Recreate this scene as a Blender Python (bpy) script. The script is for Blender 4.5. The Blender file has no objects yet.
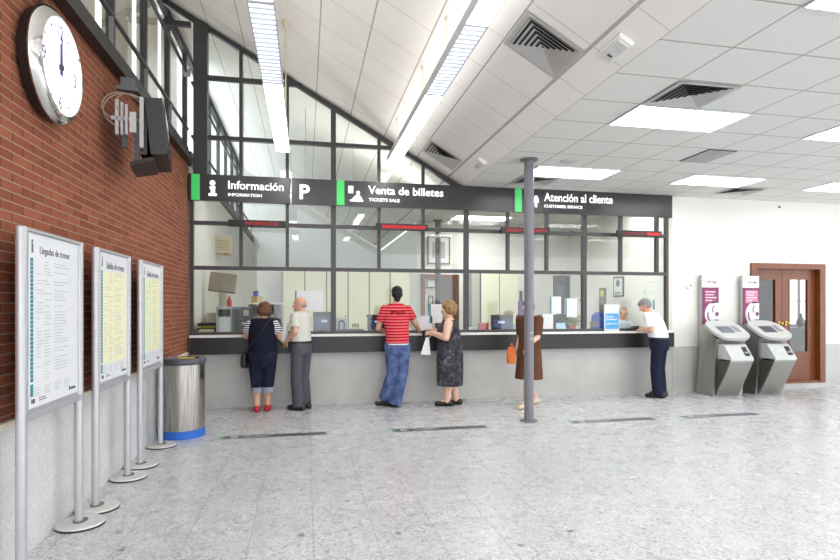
import bpy, bmesh, math, random
from mathutils import Vector, Matrix, Euler
random.seed(7)
C = bpy.context.scene.collection
PI = math.pi
R = math.radians

# ------------------------------------------------------------------ materials
def lin(c):
    c = c / 255.0
    return c / 12.92 if c <= 0.04045 else ((c + 0.055) / 1.055) ** 2.4
def rgb(r, g, b): return (lin(r), lin(g), lin(b), 1.0)

class NT:
    """small node-tree writer"""
    def __init__(s, name):
        s.m = bpy.data.materials.new(name); s.m.use_nodes = True
        s.n = s.m.node_tree.nodes; s.l = s.m.node_tree.links
        s.b = s.n['Principled BSDF']; s.out = s.n['Material Output']
    def new(s, t, **kw):
        n = s.n.new(t)
        for k, v in kw.items(): setattr(n, k, v)
        return n
    def put(s, sock, v):
        if hasattr(v, 'is_linked') or isinstance(v, bpy.types.NodeSocket): s.l.new(v, sock)
        else: sock.default_value = v
    def math(s, op, a, b=0.0, c=None):
        n = s.new('ShaderNodeMath', operation=op)
        s.put(n.inputs[0], a); s.put(n.inputs[1], b)
        if c is not None: s.put(n.inputs[2], c)
        return n.outputs[0]
    def mix(s, f, a, b, mode='MIX'):
        n = s.new('ShaderNodeMix', data_type='RGBA', blend_type=mode)
        s.put(n.inputs['Factor'], f); s.put(n.inputs[6], a); s.put(n.inputs[7], b)
        return n.outputs[2]
    def pos(s):
        g = s.new('ShaderNodeNewGeometry'); sp = s.new('ShaderNodeSeparateXYZ')
        s.l.new(g.outputs['Position'], sp.inputs[0]); return sp.outputs, g.outputs['Position']
    def obj(s):
        g = s.new('ShaderNodeTexCoord'); sp = s.new('ShaderNodeSeparateXYZ')
        s.l.new(g.outputs['Object'], sp.inputs[0]); return sp.outputs, g.outputs['Object']
    def noise(s, vec, scale, detail=3.0, rough=0.5):
        n = s.new('ShaderNodeTexNoise'); s.put(n.inputs['Vector'], vec)
        n.inputs['Scale'].default_value = scale; n.inputs['Detail'].default_value = detail
        n.inputs['Roughness'].default_value = rough
        return n.outputs['Fac']
    def ramp(s, f, stops):
        n = s.new('ShaderNodeValToRGB'); s.put(n.inputs[0], f)
        e = n.color_ramp.elements
        while len(e) < len(stops): e.new(0.5)
        for i, (p, c) in enumerate(stops): e[i].position = p; e[i].color = c
        return n.outputs[0]
    def line(s, coord, x0, pitch, w):
        """1 within w of the lines coord = x0 + k*pitch"""
        a = s.math('DIVIDE', s.math('SUBTRACT', coord, x0), pitch)
        f = s.math('FRACT', s.math('ADD', a, 0.5))
        d = s.math('ABSOLUTE', s.math('SUBTRACT', f, 0.5))
        return s.math('LESS_THAN', d, w / 2 / pitch)
    def comb(s, x, y, z):
        n = s.new('ShaderNodeCombineXYZ')
        for i, v in enumerate((x, y, z)): s.put(n.inputs[i], v)
        return n.outputs[0]
    def bump(s, h, dist=0.01, strength=0.5):
        n = s.new('ShaderNodeBump'); s.put(n.inputs['Height'], h)
        n.inputs['Distance'].default_value = dist; n.inputs['Strength'].default_value = strength
        s.l.new(n.outputs[0], s.b.inputs['Normal'])
    def set(s, color=None, rough=0.5, metal=0.0, spec=None, emit=None, strength=0.0):
        if color is not None: s.put(s.b.inputs['Base Color'], color)
        s.put(s.b.inputs['Roughness'], rough); s.put(s.b.inputs['Metallic'], metal)
        if spec is not None: s.b.inputs['Specular IOR Level'].default_value = spec
        if emit is not None:
            s.put(s.b.inputs['Emission Color'], emit); s.b.inputs['Emission Strength'].default_value = strength
        return s.m

_cache = {}
def M(name, col=(128, 128, 128), rough=0.5, metal=0.0, spec=None, emit=None, strength=0.0, vary=0.06, scale=14.0):
    if name in _cache: return _cache[name]
    t = NT(name); base = rgb(*col)
    if vary:
        _, o = t.obj(); f = t.noise(o, scale, 4.0)
        lo = tuple(max(0, x * (1 - vary)) for x in base[:3]) + (1,)
        hi = tuple(min(1, x * (1 + vary)) for x in base[:3]) + (1,)
        base = t.ramp(f, [(0.3, lo), (0.7, hi)])
    _cache[name] = t.set(base, rough, metal, spec, rgb(*emit) if emit else None, strength)
    return _cache[name]

def mat_brick():
    t = NT('red_brick'); p, P = t.pos()
    n = t.new('ShaderNodeTexBrick'); t.l.new(t.comb(p[1], p[2], 0.0), n.inputs['Vector'])
    n.inputs['Scale'].default_value = 1.0
    n.inputs['Brick Width'].default_value = 0.25; n.inputs['Row Height'].default_value = 0.0585
    n.inputs['Mortar Size'].default_value = 0.0048; n.inputs['Mortar Smooth'].default_value = 0.25
    n.inputs['Bias'].default_value = 0.0
    n.inputs['Color1'].default_value = rgb(150, 90, 68); n.inputs['Color2'].default_value = rgb(128, 72, 54)
    n.inputs['Mortar'].default_value = rgb(84, 48, 38)
    f = t.noise(P, 9.0, 5.0, 0.65)
    col = t.mix(0.55, n.outputs['Color'], t.ramp(f, [(0.3, (0.42, 0.40, 0.39, 1)), (0.72, (0.62, 0.60, 0.58, 1))]), 'OVERLAY')
    col = t.mix(t.math('MULTIPLY', t.line(p[2], 0.0, 0.0585, 0.008), 0.65), col, rgb(186, 160, 132))
    t.bump(t.math('SUBTRACT', 1.0, n.outputs['Fac']), 0.006, 0.9)
    return t.set(col, 0.85, spec=0.2)

def mat_terrazzo():
    t = NT('terrazzo_tile'); p, P = t.pos()
    vo = t.new('ShaderNodeTexVoronoi', feature='F1'); t.l.new(P, vo.inputs['Vector']); vo.inputs['Scale'].default_value = 72.0
    sx = t.new('ShaderNodeSeparateXYZ'); t.l.new(vo.outputs['Color'], sx.inputs[0]); sp = sx.outputs[0]
    big = t.noise(P, 1.3, 3.0)
    col = t.ramp(sp, [(0.0, rgb(140, 143, 147)), (0.2, rgb(176, 178, 181)), (0.6, rgb(192, 194, 197)), (1.0, rgb(210, 212, 214))])
    # tile to tile shade
    tx = t.math('FLOOR', t.math('DIVIDE', t.math('SUBTRACT', p[0], 0.049), 0.4))
    ty = t.math('FLOOR', t.math('DIVIDE', t.math('SUBTRACT', p[1], 0.1), 0.4))
    w = t.new('ShaderNodeTexWhiteNoise', noise_dimensions='2D'); t.l.new(t.comb(tx, ty, 0.0), w.inputs['Vector'])
    shade = t.math('ADD', 0.95, t.math('MULTIPLY', w.outputs['Value'], 0.06))
    shade = t.math('MULTIPLY', shade, t.math('ADD', 0.95, t.math('MULTIPLY', big, 0.1)))
    col = t.mix(1.0, col, t.comb(shade, shade, shade), 'MULTIPLY')
    jx = t.line(p[0], 0.049, 0.4, 0.005); jy = t.line(p[1], 0.1, 0.4, 0.004)
    col = t.mix(t.math('MULTIPLY', jx, 0.75), col, rgb(120, 121, 122))
    col = t.mix(t.math('MULTIPLY', jy, 0.45), col, rgb(120, 121, 122))
    # trodden gum spots
    wob = t.math('MULTIPLY', t.math('SUBTRACT', t.noise(P, 25.0), 0.5), 0.05)
    gum = 0.0
    for gx, gy in [(-0.62, 5.09), (0.32, 4.28), (-0.03, 3.71), (0.6, 3.61), (0.18, 5.08), (1.91, 5.5), (3.07, 5.47), (3.48, 5.71), (4.29, 5.13), (1.73, 3.41), (1.33, 3.27), (-1.11, 3.7), (-1.22, 4.0)]:
        dx = t.math('SUBTRACT', p[0], gx); dy = t.math('SUBTRACT', p[1], gy)
        d = t.math('SQRT', t.math('ADD', t.math('MULTIPLY', dx, dx), t.math('MULTIPLY', dy, dy)))
        gum = t.math('MAXIMUM', gum, t.math('LESS_THAN', t.math('ADD', d, wob), 0.02 + 0.008 * ((gx * 7) % 1)))
    col = t.mix(t.math('MULTIPLY', gum, 0.65), col, rgb(60, 62, 66))
    ro = t.math('ADD', 0.2, t.math('MULTIPLY', t.noise(P, 5.0, 4.0), 0.16))
    return t.set(col, ro, spec=0.5)

def mat_granite(name='granite', a=(172, 172, 170), b=(198, 197, 194)):
    t = NT(name); p, P = t.pos()
    f = t.noise(P, 60.0, 3.0, 0.8); g = t.noise(P, 2.2, 4.0)
    col = t.ramp(f, [(0.3, rgb(*a)), (0.7, rgb(*b))])
    s = t.math('ADD', 0.78, t.math('MULTIPLY', g, 0.4))
    col = t.mix(1.0, col, t.comb(s, s, s), 'MULTIPLY')
    j = t.math('MAXIMUM', t.line(p[0], 0.42, 1.06, 0.004), t.line(p[1], 0.3, 1.06, 0.004))
    col = t.mix(t.math('MULTIPLY', j, 0.4), col, rgb(105, 105, 104))
    return t.set(col, 0.38, spec=0.35)

def mat_ceiling():
    t = NT('ceiling_tile_flat'); p, P = t.pos()
    f = t.noise(P, 180.0, 2.0)
    col = t.ramp(f, [(0.3, rgb(216, 216, 212)), (0.7, rgb(226, 226, 222))])
    lx = t.line(p[0], 2.5, 0.62, 0.016); ly = t.line(p[1], 2.97, 0.5825, 0.016)
    col = t.mix(t.math('MULTIPLY', t.math('MAXIMUM', lx, ly), 0.8), col, rgb(150, 146, 138))
    return t.set(col, 0.9, spec=0.1)

def mat_slope():
    t = NT('ceiling_tile_slope'); p, P = t.pos()
    f = t.noise(P, 1.6, 4.0)
    col = t.ramp(f, [(0.3, rgb(238, 235, 231)), (0.7, rgb(245, 243, 240))])
    lx = t.line(p[0], 0.164, 0.52, 0.014)
    lx = t.math('MAXIMUM', lx, t.line(p[0], 2.235, 50.0, 0.022))
    ly = t.line(p[1], 5.83, 0.6, 0.012)
    col = t.mix(t.math('MULTIPLY', lx, 0.75), col, rgb(158, 150, 140))
    col = t.mix(t.math('MULTIPLY', ly, 0.75), col, rgb(206, 198, 188))
    t.bump(t.math('SUBTRACT', 1.0, t.math('MAXIMUM', lx, ly)), 0.004, 0.4)
    return t.set(col, 0.8, spec=0.15)

def mat_wood(name, a, b, rough=0.35):
    t = NT(name); _, O = t.obj()
    mp = t.new('ShaderNodeMapping'); t.l.new(O, mp.inputs[0]); mp.inputs['Scale'].default_value = (14, 14, 1.2)
    f = t.noise(mp.outputs[0], 2.5, 5.0, 0.6)
    return t.set(t.ramp(f, [(0.3, rgb(*a)), (0.7, rgb(*b))]), rough)

def mat_steel(name='brushed_steel', a=(150, 148, 144), b=(186, 184, 180), rough=0.36):
    t = NT(name); _, O = t.obj()
    mp = t.new('ShaderNodeMapping'); t.l.new(O, mp.inputs[0]); mp.inputs['Scale'].default_value = (60, 60, 1.0)
    f = t.noise(mp.outputs[0], 3.0, 3.0)
    return t.set(t.ramp(f, [(0.3, rgb(*a)), (0.7, rgb(*b))]), rough, 0.9)

def mat_glass(name='clear_glass', tint=(0.95, 0.97, 0.96, 1), ior=1.5):
    t = NT(name); t.n.remove(t.b)
    tr = t.new('ShaderNodeBsdfTransparent'); tr.inputs[0].default_value = tint
    gl = t.new('ShaderNodeBsdfGlossy'); gl.inputs['Roughness'].default_value = 0.0
    g = t.new('ShaderNodeNewGeometry'); dt = t.new('ShaderNodeVectorMath', operation='DOT_PRODUCT')
    t.l.new(g.outputs['Incoming'], dt.inputs[0]); t.l.new(g.outputs['True Normal'], dt.inputs[1])
    k = t.math('POWER', t.math('SUBTRACT', 1.0, t.math('ABSOLUTE', dt.outputs['Value'])), 5.0)
    f0 = ((ior - 1) / (ior + 1)) ** 2
    fac = t.math('ADD', f0, t.math('MULTIPLY', 1 - f0, k))
    mx = t.new('ShaderNodeMixShader')
    t.l.new(fac, mx.inputs[0]); t.l.new(tr.outputs[0], mx.inputs[1]); t.l.new(gl.outputs[0], mx.inputs[2])
    t.l.new(mx.outputs[0], t.out.inputs[0]); return t.m

def mat_stripes(name, a, b, pitch, w, axis=2, off=0.0, rough=0.85):
    t = NT(name); p, O = t.obj()
    wob = t.math('MULTIPLY', t.math('SUBTRACT', t.noise(O, 4.0), 0.5), 0.012)
    f = t.line(t.math('ADD', p[axis], wob), off, pitch, w)
    return t.set(t.mix(f, rgb(*a), rgb(*b)), rough, spec=0.2)

def mat_denim(name, a, b):
    t = NT(name); _, O = t.obj()
    f = t.noise(O, 7.0, 5.0, 0.6)
    t.bump(t.noise(O, 16.0, 3.0), 0.02, 0.5)
    return t.set(t.ramp(f, [(0.35, rgb(*a)), (0.7, rgb(*b))]), 0.9, spec=0.15)

def mat_floral():
    t = NT('dark_floral_cloth'); _, O = t.obj()
    f = t.noise(O, 13.0, 4.0, 0.7)
    return t.set(t.ramp(f, [(0.40, rgb(48, 47, 54)), (0.55, rgb(72, 71, 78)), (0.70, rgb(128, 126, 134))]), 0.85, spec=0.2)

def mat_cloth(name, col, vary=0.1, rough=0.88):
    t = NT(name); _, O = t.obj(); base = rgb(*col)
    f = t.noise(O, 6.0, 4.0)
    t.bump(t.noise(O, 11.0, 3.0), 0.03, 0.5)
    lo = tuple(x * (1 - vary) for x in base[:3]) + (1,); hi = tuple(min(1, x * (1 + vary)) for x in base[:3]) + (1,)
    return t.set(t.ramp(f, [(0.3, lo), (0.7, hi)]), rough, spec=0.2)

def mat_curtain():
    t = NT('tan_curtain_cloth'); p, P = t.pos()
    f = t.math('SINE', t.math('MULTIPLY', p[1], 60.0))
    col = t.ramp(t.math('MULTIPLY', t.math('ADD', f, 1.0), 0.5), [(0.0, rgb(150, 138, 124)), (1.0, rgb(178, 168, 152))])
    t.set(col, 0.95, spec=0.1)
    tl = t.new('ShaderNodeBsdfTranslucent'); t.l.new(col, tl.inputs[0])
    mx = t.new('ShaderNodeMixShader'); mx.inputs[0].default_value = 0.3
    t.l.new(t.b.outputs[0], mx.inputs[1]); t.l.new(tl.outputs[0], mx.inputs[2]); t.l.new(mx.outputs[0], t.out.inputs[0])
    return t.m

BRICK = mat_brick(); TERR = mat_terrazzo(); GRAN = mat_granite(); CEIL = mat_ceiling(); SLOPE = mat_slope()
GLASS = mat_glass(); STEEL = mat_steel(); WOOD = mat_wood('brown_door_wood', (98, 50, 24), (130, 72, 36))
WHITEWALL = M('white_wall_paint', (226, 225, 220), 0.7, vary=0.02, scale=2)
FRAME = M('dark_grey_frame', (62, 60, 62), 0.4, vary=0.04)
SIGNGREY = M('sign_grey', (58, 57, 59), 0.28, vary=0.02)
GREEN = M('sign_green', (70, 205, 105), 0.35, emit=(70, 215, 110), strength=0.12, vary=0.0)
LETTER = M('sign_white_letters', (245, 245, 245), 0.4, emit=(255, 255, 255), strength=0.35, vary=0.0)
WHITE = M('white_plastic', (236, 236, 234), 0.35, vary=0.02)
PAPER = M('paper_white', (216, 218, 221), 0.6, vary=0.02)
TEAL = M('teal_print', (40, 130, 140), 0.5, vary=0.0)
INK = M('dark_ink', (56, 60, 70), 0.6, vary=0.0)
GREYINK = M('grey_print', (176, 180, 186), 0.6, vary=0.0)
BLACK = M('black_plastic', (26, 26, 28), 0.4, vary=0.08)
ALU = M('anodised_aluminium', (184, 185, 189), 0.35, metal=0.35, vary=0.03)

# ------------------------------------------------------------------ mesh helpers
class MB:
    def __init__(s): s.bm = bmesh.new()
    def box(s, x0, x1, y0, y1, z0, z1, mat=None):
        vs = [s.bm.verts.new(v) for v in ((x0,y0,z0),(x1,y0,z0),(x1,y1,z0),(x0,y1,z0),(x0,y0,z1),(x1,y0,z1),(x1,y1,z1),(x0,y1,z1))]
        for f in ((0,3,2,1),(4,5,6,7),(0,1,5,4),(1,2,6,5),(2,3,7,6),(3,0,4,7)): s.bm.faces.new([vs[i] for i in f])
        if mat is not None:
            for v in vs: v.co = mat @ v.co
        return s
    def prism(s, pts, vec):
        """polygon pts (3-D) swept along vec"""
        a = [s.bm.verts.new(p) for p in pts]; b = [s.bm.verts.new(Vector(p) + Vector(vec)) for p in pts]
        n = len(pts)
        s.bm.faces.new(a[::-1]); s.bm.faces.new(b)
        for i in range(n): s.bm.faces.new((a[i], a[(i+1) % n], b[(i+1) % n], b[i]))
        return s
    def cyl(s, p, q, r1, r2=None, seg=20):
        r2 = r1 if r2 is None else r2
        p, q = Vector(p), Vector(q); d = (q - p).normalized()
        u = d.orthogonal().normalized(); v = d.cross(u)
        A, B = [], []
        for i in range(seg):
            a = 2 * PI * i / seg; o = u * math.cos(a) + v * math.sin(a)
            A.append(s.bm.verts.new(p + o * r1)); B.append(s.bm.verts.new(q + o * r2))
        s.bm.faces.new(A[::-1]); s.bm.faces.new(B)
        for i in range(seg): s.bm.faces.new((A[i], A[(i+1) % seg], B[(i+1) % seg], B[i]))
        return s
    def tube(s, pts, r, seg=8):
        for a, b in zip(pts[:-1], pts[1:]): s.cyl(a, b, r, r, seg)
        return s
    def lathe(s, prof, c=(0,0,0), seg=32, sx=1.0, sy=1.0, a0=0, a1=2*PI):
        """profile [(r, z)] about z"""
        rings = []
        for r, z in prof:
            rings.append([s.bm.verts.new((c[0] + sx*r*math.cos(2*PI*i/seg), c[1] + sy*r*math.sin(2*PI*i/seg), c[2] + z)) for i in range(seg)])
        for A, B in zip(rings[:-1], rings[1:]):
            for i in range(seg): s.bm.faces.new((A[i], A[(i+1) % seg], B[(i+1) % seg], B[i]))
        s.bm.faces.new(rings[0][::-1]); s.bm.faces.new(rings[-1])
        return s
    def ball(s, c, r, rot=None, seg=16, rings=10):
        if not hasattr(r, '__len__'): r = (r, r, r)
        m = Matrix.Translation(Vector(c)) @ (rot.to_4x4() if rot else Matrix()) @ Matrix.Diagonal((*r, 1))
        bmesh.ops.create_uvsphere(s.bm, u_segments=seg, v_segments=rings, radius=1.0, matrix=m)
        return s
    def capsule(s, p, q, r1, r2=None, flat=False, seg=14):
        r2 = r1 if r2 is None else r2
        s.cyl(p, q, r1, r2, seg)
        if not flat: s.ball(p, r1, seg=seg, rings=8); s.ball(q, r2, seg=seg, rings=8)
        return s
    def loft(s, secs, seg=22):
        """secs [(x, y, z, rx, ry, yaw)] horizontal ellipses, bottom to top"""
        rings = []
        for x, y, z, rx, ry, yw in secs:
            c, n = math.cos(yw), math.sin(yw); ring = []
            for i in range(seg):
                a = 2*PI*i/seg; px, py = rx*math.cos(a), ry*math.sin(a)
                ring.append(s.bm.verts.new((x + px*c - py*n, y + px*n + py*c, z)))
            rings.append(ring)
        for A, B in zip(rings[:-1], rings[1:]):
            for i in range(seg): s.bm.faces.new((A[i], A[(i+1) % seg], B[(i+1) % seg], B[i]))
        s.bm.faces.new(rings[0][::-1]); s.bm.faces.new(rings[-1])
        return s
    def quad(s, a, b, c, d):
        s.bm.faces.new([s.bm.verts.new(p) for p in (a, b, c, d)]); return s
    def mesh(s, me, mat):
        n0 = len(s.bm.verts); s.bm.from_mesh(me); s.bm.verts.ensure_lookup_table()
        for v in s.bm.verts[n0:]: v.co = mat @ v.co
        return s
    def build(s, name, mat, parent=None, world=True, smooth=False, bevel=0.0, fix=True):
        if bevel: bmesh.ops.bevel(s.bm, geom=list(s.bm.edges), offset=bevel, segments=2, affect='EDGES', profile=0.7)
        if parent is not None and world:
            s.bm.transform(wm(parent).inverted())
        if fix: bmesh.ops.recalc_face_normals(s.bm, faces=s.bm.faces)
        me = bpy.data.meshes.new(name); s.bm.to_mesh(me); s.bm.free()
        me.materials.append(mat)
        if smooth:
            me.shade_smooth()
            me.set_sharp_from_angle(angle=R(40))
        o = bpy.data.objects.new(name, me); C.objects.link(o)
        if parent is not None: o.parent = parent
        return o

def wm(o):
    m = Matrix.LocRotScale(o.location, o.rotation_euler, o.scale)
    return wm(o.parent) @ m if o.parent else m

def tag(o, label, cat, group=None, kind=None):
    o['label'] = label; o['category'] = cat
    if group: o['group'] = group
    if kind: o['kind'] = kind
    return o
def thing(name, label, cat, loc=(0,0,0), rz=0.0, group=None, kind=None):
    o = bpy.data.objects.new(name, None); C.objects.link(o)
    o.empty_display_size = 0.1
    o.location = loc; o.rotation_euler = (0, 0, rz)
    return tag(o, label, cat, group, kind)
def struct(mb, name, mat, label, cat, **kw):
    return tag(mb.build(name, mat, **kw), label, cat, kind='structure')
def copy_tree(o, parent=None):
    c = o.copy(); C.objects.link(c)
    if parent is not None: c.parent = parent
    for ch in [k for k in bpy.data.objects if k.parent == o]: copy_tree(ch, c)
    return c

def text_me(body, bold=0.0, depth=0.004):
    cu = bpy.data.curves.new('t', 'FONT'); cu.body = body; cu.size = 1.0
    cu.offset = bold; cu.extrude = depth; cu.resolution_u = 3
    o = bpy.data.objects.new('t', cu); C.objects.link(o)
    dg = bpy.context.evaluated_depsgraph_get(); dg.update()
    me = bpy.data.meshes.new_from_object(o.evaluated_get(dg))
    bpy.data.objects.remove(o); bpy.data.curves.remove(cu)
    return me
def fit_text(mb, body, u0, u1, v0, v1, place, bold=0.0, depth=0.004):
    """text stretched to the box u0..u1 x v0..v1; place(u, v, w) -> world axes matrix"""
    me = text_me(body, bold, 0.5)
    xs = [v.co.x for v in me.vertices]; ys = [v.co.y for v in me.vertices]
    sx = (u1-u0) / (max(xs)-min(xs)); sy = (v1-v0) / (max(ys)-min(ys))
    m = place @ Matrix.Translation((u0 - min(xs)*sx, v0 - min(ys)*sy, 0)) @ Matrix.Diagonal((sx, sy, depth, 1))
    mb.mesh(me, m); bpy.data.meshes.remove(me)
# text frames: facing the viewer from -Y (u = X, v = Z) and from +X (u = Y, v = Z)
def face_front(y): return Matrix(((1,0,0,0),(0,0,-1,y),(0,1,0,0),(0,0,0,1)))
def face_right(x): return Matrix(((0,0,1,x),(1,0,0,0),(0,1,0,0),(0,0,0,1)))

def remeshed(mb, name, mat, parent, voxel=0.008, it=4, world=False):
    """one continuous skin over the primitives collected in mb"""
    bm = mb.bm
    bmesh.ops.recalc_face_normals(bm, faces=bm.faces)
    me = bpy.data.meshes.new('tmp'); bm.to_mesh(me); bm.free()
    o = bpy.data.objects.new('tmp', me); C.objects.link(o)
    r = o.modifiers.new('r', 'REMESH'); r.mode = 'VOXEL'; r.voxel_size = voxel
    s = o.modifiers.new('s', 'SMOOTH'); s.factor = 0.5; s.iterations = it
    dg = bpy.context.evaluated_depsgraph_get(); dg.update()
    out = bpy.data.meshes.new_from_object(o.evaluated_get(dg))
    bpy.data.objects.remove(o); bpy.data.meshes.remove(me)
    out.name = name
    if world and parent is not None: out.transform(wm(parent).inverted())
    out.materials.clear(); out.materials.append(mat); out.shade_smooth()
    ob = bpy.data.objects.new(name, out); C.objects.link(ob)
    if parent is not None: ob.parent = parent
    return ob

# ------------------------------------------------------------------ sizes of the place
XL, YB = -1.67, 8.58          # brick wall plane, counter wall plane
ZC = 3.43                     # flat ceiling
def zs(x): return ZC + 0.566 * (2.5 - x)      # sloped ceiling
YO = 12.4                     # back wall of the office
YE = 18.5                     # the gallery side runs on beyond the cupboards
XR = 6.29                     # right end of the glazed counter
YF = -3.0                     # where the hall opens towards the street
XE = 13.5

# ------------------------------------------------------------------ shell
struct(MB().box(-2.3, XE, YF, YE + .1, -0.12, 0.0), 'floor', TERR, 'speckled pale grey terrazzo tile floor', 'floor')
struct(MB().box(2.5, XE, YF, YO + 0.1, ZC, ZC + 0.1), 'ceiling', CEIL, 'flat white tiled ceiling on the right', 'ceiling')
struct(MB().prism([(2.5, YF, zs(2.5)), (-2.3, YF, zs(-2.3)), (-2.3, YF, zs(-2.3) + 0.1), (2.5, YF, zs(2.5) + 0.1)], (0, YE + 0.1 - YF, 0)),
       'ceiling_sloped', SLOPE, 'sloping white panelled ceiling on the left', 'ceiling')
struct(MB().box(-2.0, XL, YF, YB, 0.0, 3.555), 'wall_left', BRICK, 'red brick wall under the gallery', 'wall')
struct(MB().box(XL, XL + 0.012, YF, YB - 0.15, 0.0, 0.81), 'trim_1', mat_granite('granite_dado', (190, 191, 192), (226, 226, 226)), 'grey granite dado along the brick wall', 'wall panelling')
struct(MB().box(XL, XL + 0.026, YF, YB - 0.15, 0.81, 0.848), 'trim_2', M('cream_ledge', (216, 208, 190), 0.5), 'cream ledge capping the granite dado on the brick wall', 'ledge')
# counter wall to the right of the glazing, with the door opening
mb = MB()
mb.box(XR, 7.92, YB, YB + 0.16, 0, ZC).box(9.48, XE, YB, YB + 0.16, 0, ZC).box(7.92, 9.48, YB, YB + 0.16, 2.275, ZC)
struct(mb, 'wall_back', WHITEWALL, 'white wall behind the ticket machines', 'wall')
mb = MB(); mb.box(XR, 7.9, YB - 0.012, YB, 0, 0.80).box(9.5, XE, YB - 0.012, YB, 0, 0.80).box(7.9, 9.5, YB - 0.012, YB + 0.16, 0, 0.085)
struct(mb, 'trim_3', GRAN, 'grey granite dado on the white wall by the door', 'wall panelling')
# office shell behind the glass
mb = MB(); mb.box(-1.75, XL + 0.02, YB + 0.02, YE, 0, 3.555)
struct(mb, 'wall_office_left', WHITEWALL, 'white side wall inside the ticket office', 'wall')
struct(MB().box(XR, XR + 0.12, YB + 0.16, YO, 0, ZC), 'wall_office_right', WHITEWALL, 'white right hand wall inside the ticket office', 'wall')
struct(MB().box(2.5, XR + .12, YO, YO + .12, 0, ZC), 'wall_office_back', WHITEWALL, 'white rear wall of the ticket office behind the wooden door', 'wall')
struct(MB().box(XL + .02, 2.5, YO, YO + .1, 0, 2.30), 'wall_partition', WHITEWALL, 'low white partition behind the cream cupboards', 'wall')
struct(MB().box(2.5, 2.6, YO + .12, YE, 0, ZC - .03), 'wall_far_right', WHITEWALL, 'white side wall beyond the cupboards', 'wall')
struct(MB().prism([(-2.3, YE, 0), (2.6, YE, 0), (2.6, YE, zs(2.6) - .02), (-2.3, YE, zs(-2.3) - .02)], (0, .1, 0)), 'wall_far_back', WHITEWALL, 'far white gable wall beyond the cupboards', 'wall')
# gallery edge beam
struct(MB().box(-2.02, XL + 0.10, YF, YB - 0.16, 3.555, 3.62).box(-2.02, XL + 0.03, YF, YB - 0.16, 3.62, 3.78), 'trim_4', M('gallery_beam_paint', (40, 36, 36), 0.45),
       'dark steel edge beam of the gallery above the brick', 'beam')
struct(MB().box(-2.02, XL + 0.03, YB + 0.03, YE, 3.555, 3.78), 'trim_5', M('gallery_beam_paint'), 'dark gallery beam inside the office', 'beam')
# corner column carrying the slope
struct(MB().box(-1.60, -1.41, YB - 0.05, YB + 0.1, 3.435, zs(-1.41) - 0.01).box(-1.60, -1.41, YB - 0.02, YB + 0.02, zs(-1.41) - 0.01, zs(-1.41) + 0.05), 'trim_6', FRAME,
       'dark steel corner post above the information sign', 'post')

# ------------------------------------------------------------------ gallery windows, curtains and rail
CURT = mat_curtain()
XW = -2.06
mul = [0.25 + 1.25 * k for k in range(-2, 16)]
for i, y0 in enumerate(mul[:-1]):
    y1 = y0 + 1.25
    w = thing('window_%d' % (i + 2), 'tall gallery window bay above the brick wall', 'window', (XW, y0, 3.78), kind='structure', group='gallery windows')
    fr = MB(); zt = zs(XW) - 0.02
    fr.box(XW - .04, XW + .04, y0 - .035, y0 + .035, 3.78, zt).box(XW - .04, XW + .04, y0, y1, 3.78, 3.86).box(XW - .04, XW + .04, y0, y1, zt - .1, zt)
    fr.build('frame', FRAME, w)
    MB().box(XW - .004, XW + .004, y0 + .035, y1 - .035, 3.86, zt - .1).build('pane', GLASS, w)
    if y0 > 3.9 and y1 < 10.3:
        cb = MB(); n = 40; a, b = y0 + .04, y1 - .14
        prev = None
        for k in range(n + 1):
            y = a + (b - a) * k / n; x = XW - 0.10 + 0.018 * math.sin(k * 1.7)
            cur = (cb.bm.verts.new((x, y, 3.8)), cb.bm.verts.new((x, y, zt - .02)))
            if prev: cb.bm.faces.new((prev[0], cur[0], cur[1], prev[1]))
            prev = cur
        tag(cb.build('curtain', CURT, smooth=True), 'tan curtain drawn across a gallery window high on the left', 'curtain', 'gallery window curtains')
t = thing('gallery_railing', 'dark steel double handrail running along the gallery edge', 'railing', (XL, 2.0, 3.78))
for z in (4.05, 4.85): MB().cyl((XL + .01, YF, z), (XL + .01, YB - .14, z), 0.022, seg=12).build('rail', FRAME, t, smooth=True)
for y in (1.0, 2.08, 3.16, 4.22, 5.27, 6.35, 7.42): MB().box(XL - .005, XL + .022, y - .02, y + .02, 3.78, 4.05).build('post', M('grey_steel', (120, 120, 122), .4), t)
MB().box(XL - .03, XL + .05, YB - .22, YB - .14, 4.80, 4.90).build('bracket', ALU, t)
t = thing('gallery_railing', 'dark double handrail of the gallery seen through the upper glass panes', 'railing', (XL, 13.0, 3.78))
for z in (4.05, 4.85): MB().cyl((XL + .01, YB + .2, z), (XL + .01, YE, z), 0.022, seg=12).build('rail', FRAME, t, smooth=True)
for k in range(9): MB().box(XL - .005, XL + .022, 9.3 + 1.08 * k, 9.34 + 1.08 * k, 3.78, 4.05).build('post', M('grey_steel'), t)
# frame over the gallery, left of the corner post
t = thing('window_20', 'dark framed end screen of the gallery beside the corner post', 'window', (-2.0, YB, 3.78), kind='structure')
MB().box(-2.02, XL + .03, YB - .03, YB + .03, 5.58, 5.65).build('rail', FRAME, t)
MB().prism([(-2.05, YB - .03, zs(-2.05) - .10), (-1.41, YB - .03, zs(-1.41) - .10), (-1.41, YB - .03, zs(-1.41) - .015), (-2.05, YB - .03, zs(-2.05) - .015)], (0, .06, 0)).build('rafter', FRAME, t)

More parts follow.
